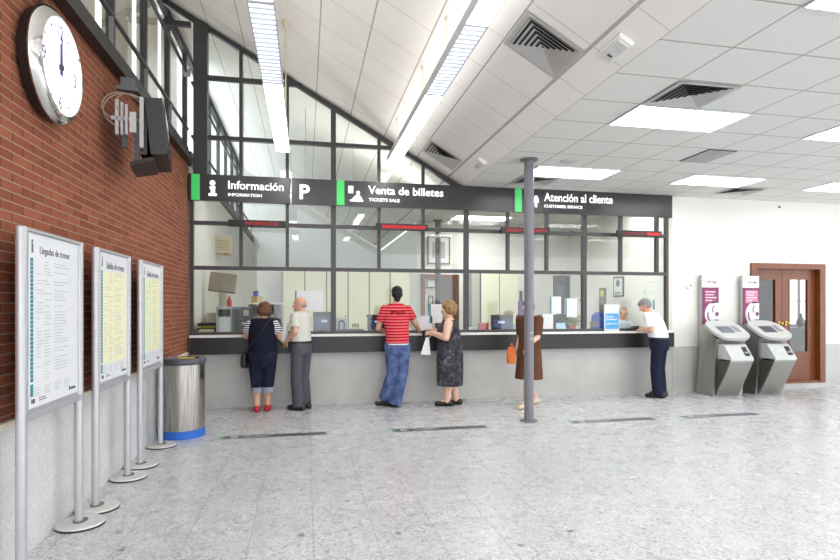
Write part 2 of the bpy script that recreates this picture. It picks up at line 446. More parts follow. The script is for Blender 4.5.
# ------------------------------------------------------------------ glazed screen
t = thing('window_1', 'dark framed glass screen above the ticket counter', 'window', (2.3, YB, 1.08), kind='structure')
YG = YB + 0.02
xs = [-1.63, -.94, -.27, .42, 1.125, 1.83, 2.545, 3.255, 3.94, 4.62, 5.30, 6.0, 6.19]
for i, x in enumerate(xs):
    wide = x in (.42, 2.545, 4.62)
    hw = .038 if wide else .024
    if i in (0, 12): hw = .026
    zb = 1.09 if (wide or i in (0, 12)) else 2.07
    zt = zs(x) - .03 if x < 2.5 else ZC
    if i == 0: zt = 3.43
    MB().box(x - hw, x + hw, YG - .035, YG + .035, zb, zt).build('mullion', FRAME, t)
for z in (2.07, 2.73): MB().box(-1.66, 6.2, YG - .034, YG + .034, z - .028, z + .028).build('transom', FRAME, t)
for z in (3.99, 4.87): MB().box(-1.5, 2.5 - (z - ZC) / .566, YG - .034, YG + .034, z - .03, z + .03).build('transom', FRAME, t)
MB().box(-1.66, 6.2, YG - .04, YG + .04, 1.085, 1.125).build('sill_rail', FRAME, t)
MB().box(-1.66, XR, YG - .034, YG + .034, 3.38, 3.43).build('transom', FRAME, t)
MB().prism([(-1.41, YG - .04, zs(-1.41) - .085), (2.45, YG - .04, zs(2.45) - .085), (2.45, YG - .04, zs(2.45) - .012), (-1.41, YG - .04, zs(-1.41) - .012)], (0, .08, 0)).build('rafter', FRAME, t)
MB().box(6.216, XR, YG - .03, YG + .03, 1.085, 3.4).build('edge_strip', M('cream_strip', (206, 200, 186), .5), t)
def pane(x0, x1, z0, z1a, z1b):
    MB().prism([(x0, YG - .003, z0), (x1, YG - .003, z0), (x1, YG - .003, z1b), (x0, YG - .003, z1a)], (0, .006, 0)).build('glass_pane', GLASS, t)
for a, b in ((-1.63, .42), (.42, 2.545), (2.545, 4.62), (4.62, 6.19)): pane(a + .02, b - .02, 1.12, 2.045, 2.045)
for a, b in zip(xs[:-1], xs[1:]):
    pane(a + .02, b - .02, 2.095, 2.705, 2.705); pane(a + .02, b - .02, 2.755, 3.385, 3.385)
    if a < 2.0:
        for lo, hi in ((3.43, 3.965), (4.02, 4.845), (4.9, 9)):
            ha, hb = min(hi, zs(a + .02) - .06), min(hi, zs(b - .02) - .06)
            if ha > lo + .05: pane(a + .02, b - .02, lo, ha, max(hb, lo + .01))

# ------------------------------------------------------------------ service counter
t = thing('service_counter', 'long ticket counter with grey granite front and pale worktop under the glass', 'counter', (2.3, YB, 0))
MB().box(XL + .025, XR, YB, YB + .10, 0, .80).build('front_panel', GRAN, t)
MB().box(XL + .025, XR - .02, YB - .09, YB + .6, .80, 1.045).build('fascia', M('counter_fascia', (30, 30, 32), .4), t)['label'] = 'dark fascia under the worktop'
MB().box(XL + .025, XR - .004, YB - .12, YB + .75, 1.047, 1.083).build('worktop', M('pale_worktop', (226, 225, 220), .3), t, bevel=.004)['label'] = 'pale worktop with a rounded edge'

# ------------------------------------------------------------------ signs
YS = YB - 0.10
def sign(name, label, x0, x1, green=True):
    s = thing(name, label, 'sign', ((x0 + x1) / 2, YS, 3.04))
    MB().box(x0, x1, YS, YS + .075, 3.04, 3.425).build('panel', SIGNGREY, s, bevel=.004)
    if green: MB().box(x0 + .035, x0 + .15, YS - .006, YS, 3.045, 3.42).build('stripe', GREEN, s)['label'] = 'bright green end stripe'
    return s
fs = face_front(YS - .003)
def letters(s, items, name='lettering', bold=.017):
    for it in items:
        mb = MB(); fit_text(mb, it[0], *it[1:5], fs, bold=bold if len(it) < 6 else it[5], depth=.006); mb.build(name, LETTER, s)
s = sign('information_sign', 'dark hanging sign reading Información with a white letter i', -1.65, -.223)
letters(s, [('Información', -1.108, -.32, 3.222, 3.345), ('INFORMATION', -1.108, -.633, 3.118, 3.163)])
mb = MB(); mb.cyl((-1.325, YS - .006, 3.30), (-1.325, YS, 3.30), .04, seg=20)
mb.box(-1.365, -1.29, YS - .006, YS, 3.21, 3.25).box(-1.35, -1.29, YS - .006, YS, 3.13, 3.25).box(-1.38, -1.265, YS - .006, YS, 3.11, 3.15)
mb.build('icon', LETTER, s)
s = sign('parking_sign', 'dark hanging sign panel with a white letter P', -.213, .428, green=False)
letters(s, [('P', -.086, .063, 3.114, 3.336, .03)])
MB().box(-.213, -.203, YS - .004, YS, 3.045, 3.42).build('edge_line', WHITE, s)
s = sign('ticket_sales_sign', 'long dark hanging sign reading Venta de billetes', .43, 3.298)
letters(s, [('Venta de billetes', .944, 2.136, 3.235, 3.36), ('TICKETS SALE', .953, 1.436, 3.123, 3.172)])
mb = MB(); mb.box(.64, .715, YS - .006, YS, 3.235, 3.345).box(.665, .87, YS - .006, YS, 3.11, 3.135).cyl((.79, YS - .006, 3.245), (.79, YS, 3.245), .03, seg=16)
mb.prism([(.69, YS - .006, 3.14), (.86, YS - .006, 3.14), (.83, YS - .006, 3.19), (.80, YS - .006, 3.215), (.75, YS - .006, 3.205)], (0, .006, 0))
mb.build('icon', LETTER, s)
s = sign('customer_service_sign', 'dark hanging sign reading Atención al cliente', 3.302, 6.225)
letters(s, [('Atención al cliente', 3.844, 5.084, 3.235, 3.375), ('CUSTOMER SERVICE', 3.844, 4.528, 3.132, 3.180)])
mb = MB()
for dx in (-.12, 0.0):
    mb.cyl((3.70 + dx, YS - .006, 3.32), (3.70 + dx, YS, 3.30), .025, seg=16).box(3.67 + dx, 3.73 + dx, YS - .006, YS, 3.22, 3.29).box(3.68 + dx, 3.72 + dx, YS - .006, YS, 3.13, 3.23)
    mb.box(3.655 + dx, 3.668 + dx, YS - .006, YS, 3.20, 3.28).box(3.732 + dx, 3.745 + dx, YS - .006, YS, 3.20, 3.28)
mb.build('icon', LETTER, s)

# red LED displays on arms
LED = M('red_led', (176, 12, 24), .5, emit=(255, 16, 26), strength=.12, vary=0)
LEDDIM = M('dim_red_led', (90, 10, 20), .5, emit=(140, 10, 25), strength=.06, vary=0)
def led(x0, x1, z, txt, label):
    d = thing('led_display', label, 'display', ((x0 + x1) / 2, 8.30, z), group='red led displays over the counter windows')
    MB().box(x0, x1, 8.31, 8.37, z - .05, z + .05).build('housing', M('led_housing', (14, 13, 15), .4), d, bevel=.004)
    for xa in (x0 + .05, x1 - .09): MB().box(xa, xa + .04, 8.37, YG - .03, z - .02, z + .02).build('arm', FRAME, d)
    return d
def led_text(d, txt, u0, u1, z, m=LED):
    mb = MB(); fit_text(mb, txt, u0, u1, z - .026, z + .026, face_front(8.308), .0, .004); mb.build('lit_text', m, d)
d = led(-1.087, -.279, 2.703, '', 'red led display over the information window beneath the Información sign'); led_text(d, 'INFORMACION', -.85, -.39, 2.703)
d = led(1.043, 1.847, 2.715, '', 'red led display with a blurred red bar under the ticket sales sign')
mb = MB()
for k in range(26): mb.box(1.14 + k * .026, 1.14 + k * .026 + .02, 8.306, 8.31, 2.69, 2.74)
mb.build('lit_bar', LED, d)
d = led(3.048, 3.865, 2.721, '', 'red led display partly hidden behind the round steel pole'); led_text(d, 'SALIDA INMEDIATA', 3.12, 3.83, 2.721)
d = led(5.076, 5.90, 2.723, '', 'red led display at the customer service window, lit only at its right end')
mb = MB(); mb.box(5.62, 5.87, 8.306, 8.31, 2.70, 2.745); mb.build('lit_bar', LED, d)
mb = MB(); mb.box(5.16, 5.62, 8.307, 8.31, 2.70, 2.745); mb.build('dim_bar', LEDDIM, d)

# ------------------------------------------------------------------ round steel pole and its twin in the office
POLE = M('pole_paint', (116, 116, 124), .35, metal=0.0, vary=.04)
def pole(x, y, label, POLE=POLE):
    p = thing('steel_pole', label, 'pole', (x, y, 0), group=None)
    MB().cyl((x, y, .02), (x, y, ZC - .02), .0625, seg=32).build('shaft', POLE, p, smooth=True)
    MB().cyl((x, y, 0), (x, y, .02), .115, seg=32).build('base_plate', POLE, p, smooth=True)
    MB().cyl((x, y, ZC - .02), (x, y, ZC), .118, seg=32).build('cap_plate', POLE, p, smooth=True)
    for z in (1.08, 1.16): MB().cyl((x + .01, y - .066, z), (x + .01, y - .055, z), .012, seg=10).build('bolt', ALU, p)
pole(2.866, 6.79, 'round grey steel pole standing in the hall before the counter')
pole(2.9, 12.0, 'round grey steel pole inside the office by the wooden door', M('office_pole_paint', (74, 74, 78), .4))

# ------------------------------------------------------------------ ceiling fittings
def glow(name, strength, col=(255, 252, 246)):
    t = NT(name); return t.set(rgb(255, 255, 255), .5, emit=rgb(*col), strength=strength)
GLOW = glow('recessed_lamp_glow', 6.0)
OFFFILL = glow('added_office_uplight_glow', 7.0)  # added glow on the office lamp tops, brightens the slope over the office
FILLUP = glow('added_uplight_glow', 1.9)  # added glow on top of the suspended lights, brightens the slope
GLOWB = glow('suspended_lamp_glow', 7.0)
GLOWL = glow('suspended_louver_glow', 0.48, (232, 240, 255))
GLOWO = glow('office_lamp_glow', 8.0)
LOUV = M('lamp_louver', (200, 206, 214), .3, vary=0)
def recessed(x, y, label, m=None):
    l = thing('recessed_ceiling_light', label, 'ceiling light', (x, y, ZC), group='recessed ceiling lights')
    MB().box(x, x + 1.22, y, y + .56, ZC - .006, ZC - .001).build('diffuser', m or GLOW, l)
    mb = MB(); mb.box(x - .01, x + 1.23, y - .01, y + .0, ZC - .016, ZC).box(x - .01, x + 1.23, y + .56, y + .57, ZC - .016, ZC)
    mb.box(x - .01, x, y, y + .56, ZC - .016, ZC).box(x + 1.22, x + 1.23, y, y + .56, ZC - .016, ZC)
    mb.build('frame', LOUV, l)
    mb = MB()
    for k in range(1, 4): mb.box(x, x + 1.22, y + k * .14 - .004, y + k * .14 + .004, ZC - .018, ZC - .007)
    for k in range(1, 12): mb.box(x + k * .102 - .002, x + k * .102 + .002, y, y + .56, ZC - .016, ZC - .007)
    mb.build('louver', LOUV, l)
recessed(3.13, 4.73, 'recessed louvered light panel beside the striped square air vent')
recessed(3.13, 7.05, 'recessed light panel just past the top of the round pole')
recessed(5.57, 7.08, 'recessed light panel above the right end of the customer service sign')
recessed(8.02, 7.08, 'recessed light panel cut by the right edge high over the wooden door')
recessed(3.13, 2.40, 'recessed light panel cut by the top right corner')
recessed(5.57, 4.73, 'recessed light panel further right over the hall')
recessed(8.02, 4.73, 'recessed light panel far right over the hall')
recessed(5.57, 2.40, 'recessed light panel right over the near hall')
recessed(8.02, 2.40, 'recessed light panel far right over the near hall')
recessed(3.13, 11.2, 'recessed light panel at the back of the ticket office', GLOWO)
recessed(3.13, 9.1, 'added recessed light panel hidden behind the customer service sign', GLOWO)  # unseen lamp added to light the right part of the office
recessed(4.97, 9.1, 'added recessed light panel hidden behind the right end of the customer service sign', GLOWO)  # second unseen lamp added for the office light

VENT = M('vent_metal', (186, 186, 184), .45, vary=.03)
VENTD = M('vent_dark', (40, 40, 42), .6, vary=.03)
def diffuser(name, label, x0, x1, y0, y1, slope=False, rings=6, light=VENT):
    """square cone diffuser: nested sloping frames"""
    def P(x, y, d): return (x, y, (zs(x) if slope else ZC) - d)
    v = thing(name, label, 'vent', P((x0 + x1) / 2, (y0 + y1) / 2, 0), group='ceiling air vents')
    cx, cy = (x0 + x1) / 2, (y0 + y1) / 2
    def ring(mb, k0, k1, d0, d1):
        a = [P(cx + (x - cx) * k0, cy + (y - cy) * k0, d0) for x, y in ((x0, y0), (x1, y0), (x1, y1), (x0, y1))]
        b = [P(cx + (x - cx) * k1, cy + (y - cy) * k1, d1) for x, y in ((x0, y0), (x1, y0), (x1, y1), (x0, y1))]
        for i in range(4): mb.quad(a[i], a[(i+1) % 4], b[(i+1) % 4], b[i])
    mb = MB(); ring(mb, 1.0, .86, .012, .014); mb.build('frame', light, v, fix=False)
    mb = MB(); ring(mb, .87, 0.0, .003, .003); mb.build('backing', VENTD, v, fix=False)
    mb = MB()
    for k in range(rings):
        a = .86 * (1 - k / rings); ring(mb, a, a - .86 / rings * .72, .020, .005)
    mb.build('louver', light, v, fix=False)
    return v
diffuser('ceiling_vent', 'large square grey air diffuser on the slope at the top of the photo', 1.73, 2.235, 4.13, 4.68, True)
diffuser('ceiling_vent', 'square air diffuser low on the slope near the glass screen', 1.71, 2.20, 7.62, 8.17, True)
diffuser('ceiling_vent', 'square air diffuser in the flat ceiling next to a lit panel', 3.13, 3.74, 4.15, 4.70)
diffuser('ceiling_vent', 'square air diffuser in the flat ceiling behind the pole top', 3.13, 3.74, 7.66, 8.2)
diffuser('ceiling_vent', 'dark square air diffuser in the flat ceiling near the back wall', 6.8, 7.4, 7.68, 8.2)
g = thing('ceiling_grille', 'flat slatted dark return air grille in the ceiling centre', 'vent', (5.0, 6.2, ZC))
MB().box(4.84, 5.24, 5.9, 6.45, ZC - .008, ZC - .001).build('backing', VENTD, g)
mb = MB()
for k in range(14): mb.box(4.85, 5.23, 5.92 + k * .04, 5.935 + k * .04, ZC - .014, ZC - .006)
mb.box(5.03, 5.05, 5.9, 6.45, ZC - .016, ZC - .006); mb.build('slat', VENT, g)
sp = thing('ceiling_speaker', 'small round white speaker in the ceiling near the pole', 'speaker', (3.42, 6.76, ZC))
MB().lathe([(.10, -.014), (.115, -.008), (.118, 0)], (3.42, 6.76, ZC)).build('grille', M('speaker_grey', (196, 196, 196), .6), sp, smooth=True)
def emergency(x, y, label):
    e = thing('emergency_light', label, 'emergency light', (x, y, zs(x)), group='emergency lights on the slope')
    rot = Matrix.Translation((x, y, zs(x) - .002)) @ Matrix.Rotation(math.atan(.566), 4, 'Y')
    MB().box(-.065, .065, -.15, .15, -.04, 0, rot).build('housing', WHITE, e, bevel=.008)
    MB().box(-.045, .045, -.13, .13, -.055, -.04, rot).build('diffuser', M('frosted_cover', (214, 216, 214), .25), e, bevel=.006)
    MB().box(-.02, .02, .05, .07, -.058, -.054, rot).build('indicator', INK, e)
emergency(2.355, 3.864, 'white emergency light box on the slope beside the large air vent')
emergency(2.368, 7.32, 'white emergency light box on the slope near the glass screen')

def suspended(xc, hw, z, ends, kinds, label, rods):
    l = thing('suspended_light', label, 'ceiling light', (xc, ends[0], z), group='suspended fluorescent lights')
    for a, b, k in zip(ends[:-1], ends[1:], kinds):
        m = GLOWL if k else GLOWB
        MB().box(xc - hw + .008, xc + hw - .008, a + .012, b - .012, z - .002, z + .01).build('lamp_panel', m, l)
        if k:
            mb = MB(); n = int((b - a) / .075)
            for j in range(1, n): mb.box(xc - hw + .008, xc + hw - .008, a + (b - a) * j / n - .004, a + (b - a) * j / n + .004, z - .014, z - .003)
            mb.build('louver', LOUV, l)
    mb = MB(); mb.box(xc - hw, xc - hw + .008, ends[0], ends[-1], z - .014, z + .075).box(xc + hw - .008, xc + hw, ends[0], ends[-1], z - .014, z + .075)
    mb.box(xc - hw + .008, xc + hw - .008, ends[0], ends[-1], z + .04, z + .06)
    MB().box(xc - hw + .02, xc + hw - .02, ends[0] + .02, ends[-1] - .02, z + .062, z + .068).build('added_uplight', FILLUP, l)  # glowing top added to lift the dark sloped ceiling
    for e in ends: mb.box(xc - hw + .008, xc + hw - .008, e - .012, e + .012, z - .012, z + .04)
    mb.build('housing', M('lamp_housing', (196, 197, 200), .3, vary=.01), l)
    for x, y in rods:
        MB().cyl((x, y, z + .075), (x, y, zs(x) - .01), .008 if xc < 0 else .004, seg=8).build('rod', M('rod_cream', (206, 196, 170), .5), l)
        k = 1.0 if xc < 0 else .4; MB().lathe([(.02 * k, -.09 * k), (.045 * k, -.03 * k), (.05 * k, -.0)], (x, y, zs(x) - .005 - (1 - k) * .02), 16).build('ceiling_rose', M('rod_cream'), l, smooth=True)
suspended(-.315, .098, 3.7, [-1.5, -.1, 1.31, 2.72, 4.13, 5.6, 7.05, 8.06], [0, 1, 0, 1, 1, 0, 0], 'long suspended fluorescent strip nearest the brick wall', [(-.235, 2.0), (-.235, 4.6), (-.235, 6.92)])
suspended(1.305, .098, 3.7, [-1.5, -.1, 1.31, 2.72, 4.13, 5.57, 7.0, 8.28], [0, 1, 0, 0, 1, 0, 0], 'long suspended fluorescent strip nearer the flat ceiling', [(1.25, 2.0), (1.25, 4.85), (1.25, 5.9), (1.25, 7.6)])
# strip lamps added to light the left of the office, hidden by the signs
for i, (x, lb) in enumerate(((-1.2, 'added office strip lamp hidden behind the information sign'), (.6, 'added office strip lamp hidden behind the ticket sales sign'))):
    l = thing('added_pendant_lamp', lb, 'ceiling light', (x, 9.5, 3.4), group='added office strip lamps')
    MB().box(x, x + 1.4, 9.42, 9.62, 3.36, 3.37).build('lamp_panel', GLOWO, l)
    MB().box(x - .01, x + 1.41, 9.41, 9.63, 3.37, 3.42).build('housing', WHITE, l); MB().box(x, x + 1.4, 9.42, 9.62, 3.422, 3.428).build('added_uplight', OFFFILL, l)  # glowing top added to light the slope behind the glass
    for dx in (.2, 1.2): MB().cyl((x + dx, 9.52, 3.43), (x + dx, 9.52, zs(x + dx) - .005), .006, seg=8).build('rod', ALU, l)

# ------------------------------------------------------------------ wall clock
def rx(x, y, z): return Matrix.Translation((x, y, z)) @ Matrix.Rotation(PI/2, 4, 'Y')      # local z -> world +X
cy, cz = 3.98, 3.05
c = thing('wall_clock', 'large round white clock with a chrome rim on the brick wall', 'clock', (XL, cy, cz))
CR = .358 / .375
def lathe_x(prof, seg=48):
    mb = MB(); mb.lathe([(r * CR, x) for r, x in prof], seg=seg); mb.bm.transform(rx(XL, cy, cz)); return mb
lathe_x([(.30, 0.0), (.36, .02), (.375, .075)]).build('case', M('clock_case', (30, 26, 28), .5), c, smooth=True)
lathe_x([(.375, .075), (.38, .085), (.375, .10), (.325, .135), (.315, .135), (.315, .11)]).build('rim', M('chrome', (214, 212, 210), .12, metal=1.0, vary=0), c, smooth=True)
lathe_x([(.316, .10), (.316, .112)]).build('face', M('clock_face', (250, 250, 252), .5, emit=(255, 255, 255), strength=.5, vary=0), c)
fx = face_right(XL + .1135)
NUM = M('numeral_violet', (104, 96, 150), .6, vary=0)
mb = MB()
for tx, a in (('12', 0), ('3', 90), ('6', 180), ('9', 270)):
    u, v = cy + .228 * math.sin(R(a)), cz + .228 * math.cos(R(a)); w = .04 if tx == '12' else .022
    fit_text(mb, tx, u - w, u + w, v - .045, v + .045, fx, .0, .002)
mb.build('numeral', NUM, c)
mb = MB()
for k in range(60):
    a = R(6 * k); r0 = .285 if k % 5 else .272
    if k % 15 and k % 5 == 0:
        mb.cyl((XL + .112, cy + .25 * math.sin(a), cz + .25 * math.cos(a)), (XL + .1145, cy + .25 * math.sin(a), cz + .25 * math.cos(a)), .009, seg=10)
mb.build('hour_dot', INK, c)
MB().prism([(XL + .118, cy - .016, cz - .05), (XL + .118, cy + .016, cz - .05), (XL + .118, cy + .012, cz + .15), (XL + .118, cy - .012, cz + .15)], (.003, 0, 0)).build('hour_hand', INK, c)
MB().prism([(XL + .123, cy - .01, cz - .06), (XL + .123, cy + .01, cz - .06), (XL + .123, cy + .0, cz + .22), (XL + .123, cy - .012, cz + .22)], (.003, 0, 0)).build('minute_hand', NUM, c)
MB().cyl((XL + .112, cy, cz), (XL + .13, cy, cz), .02).build('hub', INK, c)
MB().cyl((XL + .02, cy - .06, cz + .33), (XL + .02, cy - .06, 3.56), .01, seg=8).build('conduit', BLACK, c)


# ------------------------------------------------------------------ television on its bracket
tvx, tvy, tvz = -1.235, 5.02, 3.03
tv = thing('television', 'black television on a wall bracket below the gallery, seen from its edge', 'television', (tvx, tvy, tvz), R(10))
rot = Matrix.Rotation(R(-6), 4, 'Y')
MB().box(-.07, .07, 0, .70, -.24, .235, rot).build('casing', BLACK, tv, world=False, bevel=.01)
mb = MB()
for k in range(14): mb.box(-.06 + k * .009, -.056 + k * .009, -.004, 0, -.24, .23, rot)
mb.build('vent_slot', M('tv_rib', (52, 50, 52), .5, vary=0), tv, world=False)
MB().box(.075, .079, .03, .67, -.22, .22, rot).build('screen', M('dark_screen', (14, 15, 18), .1, vary=0), tv, world=False)
mb = MB(); mb.prism([(-.075, .05, -.24), (-.075, .6, -.24), (-.075, .6, .12), (-.075, .05, .12)], (-.05, 0, 0)); mb.prism([(-.02, .0, -.265), (-.20, .02, -.32), (-.20, .5, -.32), (-.02, .55, -.265)], (0, 0, -.03))
mb.build('rear_housing', BLACK, tv, world=False)
mb = MB()
mb.box(-.125, -.095, -.02, .03, -.2, .22).box(-.235, -.215, .0, .04, -.10, .15).box(-.20, -.15, -.01, .05, -.08, .09).box(-.31, -.285, .02, .06, -.1, .19).box(-.27, -.25, .02, .06, -.1, .17)
mb.box(-.34, -.10, .02, .05, .02, .05)
mb.build('mounting_plate', M('bracket_white', (176, 176, 172), .4), tv, world=False)['label'] = 'pale metal mounting plates behind the set'
MB().box(-.17, -.13, .02, .06, -.3, .1).box(-.26, -.22, .03, .07, -.2, .0).build('bracket_arm', M('bracket_grey', (48, 48, 50), .4), tv, world=False)
mb = MB(); mb.box(-.27, -.17, .02, .12, .30, .38).box(-.30, -.14, .0, .06, .27, .30); mb.build('junction_box', M('box_grey', (84, 84, 86), .5), tv, world=False)
mb = MB()
for (a, b, r) in ((-.26, .13, .15), (-.2, .16, .11), (-.22, .10, .18)):
    pts = [(a + r * math.cos(k * .3 + .5), .03 + .01 * math.sin(k), b + r * .8 * math.sin(k * .3 + .5)) for k in range(15)]
    mb.tube(pts, .006, 6)
mb.build('cable', M('cable_tan', (150, 136, 118), .6), tv, world=False, smooth=True)

# ------------------------------------------------------------------ timetable stands
YELLOW = M('pale_yellow_paper', (228, 228, 192), .6, vary=.02)
SOFTINK = M('soft_ink', (92, 94, 104), .6, vary=0)
def stand(y0, y1, yellow, title, label):
    X = -1.525
    s = thing('timetable_stand', label, 'timetable stand', (X, (y0 + y1) / 2, 0), group='timetable stands along the brick wall')
    for y in (y0, y1):
        MB().lathe([(.026, .012), (.026, 1.935), (.022, 1.94)], (X, y, 0), 20, 1.0, 1.35).build('post', ALU, s, smooth=True)
        b = MB().lathe([(.150, .008), (.152, .014), (.146, .022), (.03, .03)], (X + .01, y, 0), 40).build('base', M('base_alu', (206, 206, 204), .4, metal=.2), s, smooth=True)
        b['label'] = 'pale round base plate'
        MB().lathe([(.152, 0), (.152, .012)], (X + .01, y, 0), 40).build('rubber_ring', BLACK, b)
        MB().lathe([(.05, .022), (.05, .034)], (X + .01, y, 0), 24, .9, 1.1).build('collar', M('collar_grey', (96, 97, 100), .4), b)
    a, b = y0 + .04, y1 - .04
    MB().box(X - .016, X + .010, y0, y1, .88, 1.925).build('backing', ALU, s)
    MB().box(X - .02, X + .022, y0, y1, 1.922, 1.938).build('cross_bar', ALU, s); MB().box(X - .02, X + .022, y0, y1, .86, .90).build('cross_bar', ALU, s)
    a, b = y0 + .055, y1 - .055; W = b - a
    xf = X + .0125
    MB().box(X + .009, xf, a, b, .925, 1.915).build('sheet', PAPER, s)['label'] = 'white printed sheet'
    F = face_right(xf + .0012)
    mb = MB(); fit_text(mb, 'i', a + .03, a + .05, 1.805, 1.88, F, .02, .001); mb.build('icon', SOFTINK, s)
    mb = MB(); fit_text(mb, title, a + .13, a + (.55 if yellow else .54), 1.795, 1.85, F, .0, .001)
    mb.build('heading', SOFTINK, s)
    if yellow: MB().box(xf, xf + .0006, a + .055, b - .03, 1.06, 1.775).build('yellow_table', YELLOW, s)['label'] = 'pale yellow table of trains'
    mb = MB(); n = 30
    for k in range(n):
        z = 1.775 - k * .0235; mb.box(xf, xf + .001, a + .018, a + .05, z - .02, z)
    mb.box(xf, xf + .001, a + .018, a + .05, .99, 1.06); mb.build('teal_column', TEAL, s)
    rnd = random.Random(3)
    mb = MB()
    for k in range(38):
        z = 1.765 - k * .0185; u = a + .09
        for seg in range(3):
            L = rnd.uniform(.03, .1) if seg < 2 else rnd.uniform(.08, .22)
            if rnd.random() < (.45 if seg == 0 else .8): mb.box(xf, xf + .0012, u, min(u + L, b - .03), z - .004, z)
            u += (.10, .13, .2)[seg]
            if u > b - .06: break
    mb.build('table_print', GREYINK, s); mb = MB()
    for k in range(4):
        for j in range(4): mb.box(xf, xf + .001, a + .06 + j * .13, a + .06 + j * .13 + rnd.uniform(.06, .1), 1.03 - k * .014, 1.034 - k * .014)
    mb.build('footnote_print', GREYINK, s)
    mb = MB(); mb.box(xf, xf + .0012, a + .03, a + .042, .95, .975).box(xf, xf + .0012, a + .048, a + .07, .95, .975).box(xf, xf + .0012, a + .12, a + .22, .955, .96).box(xf, xf + .0012, a + .12, a + .2, .968, .973)
    mb.prism([(xf, b - .14, .95), (xf, b - .118, .965), (xf, b - .14, .99)], (.0012, 0, 0)).box(xf, xf + .0012, b - .115, b - .04, .957, .972)
    mb.build('logo', INK, s)
stand(3.405, 4.19, False, 'Llegadas de trenes', 'tall white arrivals timetable stand, largest and nearest of the row')
stand(4.50, 5.25, True, 'Salidas de trenes', 'yellow printed timetable stand in the middle of the row')
stand(5.62, 6.37, True, 'Salidas de trenes', 'yellow printed timetable stand next to the waste bin')

# ------------------------------------------------------------------ waste bin
bx, by = -1.405, 6.86
b = thing('waste_bin', 'stainless steel waste bin with blue base against the brick wall', 'waste bin', (bx, by, 0))
MB().lathe([(.246, .09), (.246, .835)], (bx, by, 0), 48).build('body', mat_steel('bin_steel', (126, 121, 114), (196, 192, 186), .3), b, smooth=True)
MB().lathe([(.25, 0), (.252, .09), (.246, .092)], (bx, by, 0), 48).build('base', M('bin_blue', (42, 104, 200), .45), b, smooth=True)['label'] = 'bright blue base ring'
MB().lathe([(.25, .835), (.256, .845), (.256, .885), (.246, .90), (.19, .905), (.18, .875)], (bx, by, 0), 48).build('rim', M('bin_rim', (72, 76, 86), .4), b, smooth=True)
MB().box(bx - .02, bx + .14, by - .13, by + .02, .904, .912).build('lid_insert', M('bin_yellow', (206, 178, 60), .45), b)['label'] = 'yellow opening of the lid'
MB().box(bx - .16, bx - .04, by - .1, by + .1, .904, .912).build('lid_insert', M('bin_grey', (120, 126, 138), .45), b)
MB().box(bx + .232, bx + .252, by - .11, by - .09, .66, .835).build('latch', BLACK, b)
MB().cyl((bx + .06, by - .252, .10), (bx + .06, by - .244, .10), .012, seg=10).build('lock', ALU, b)

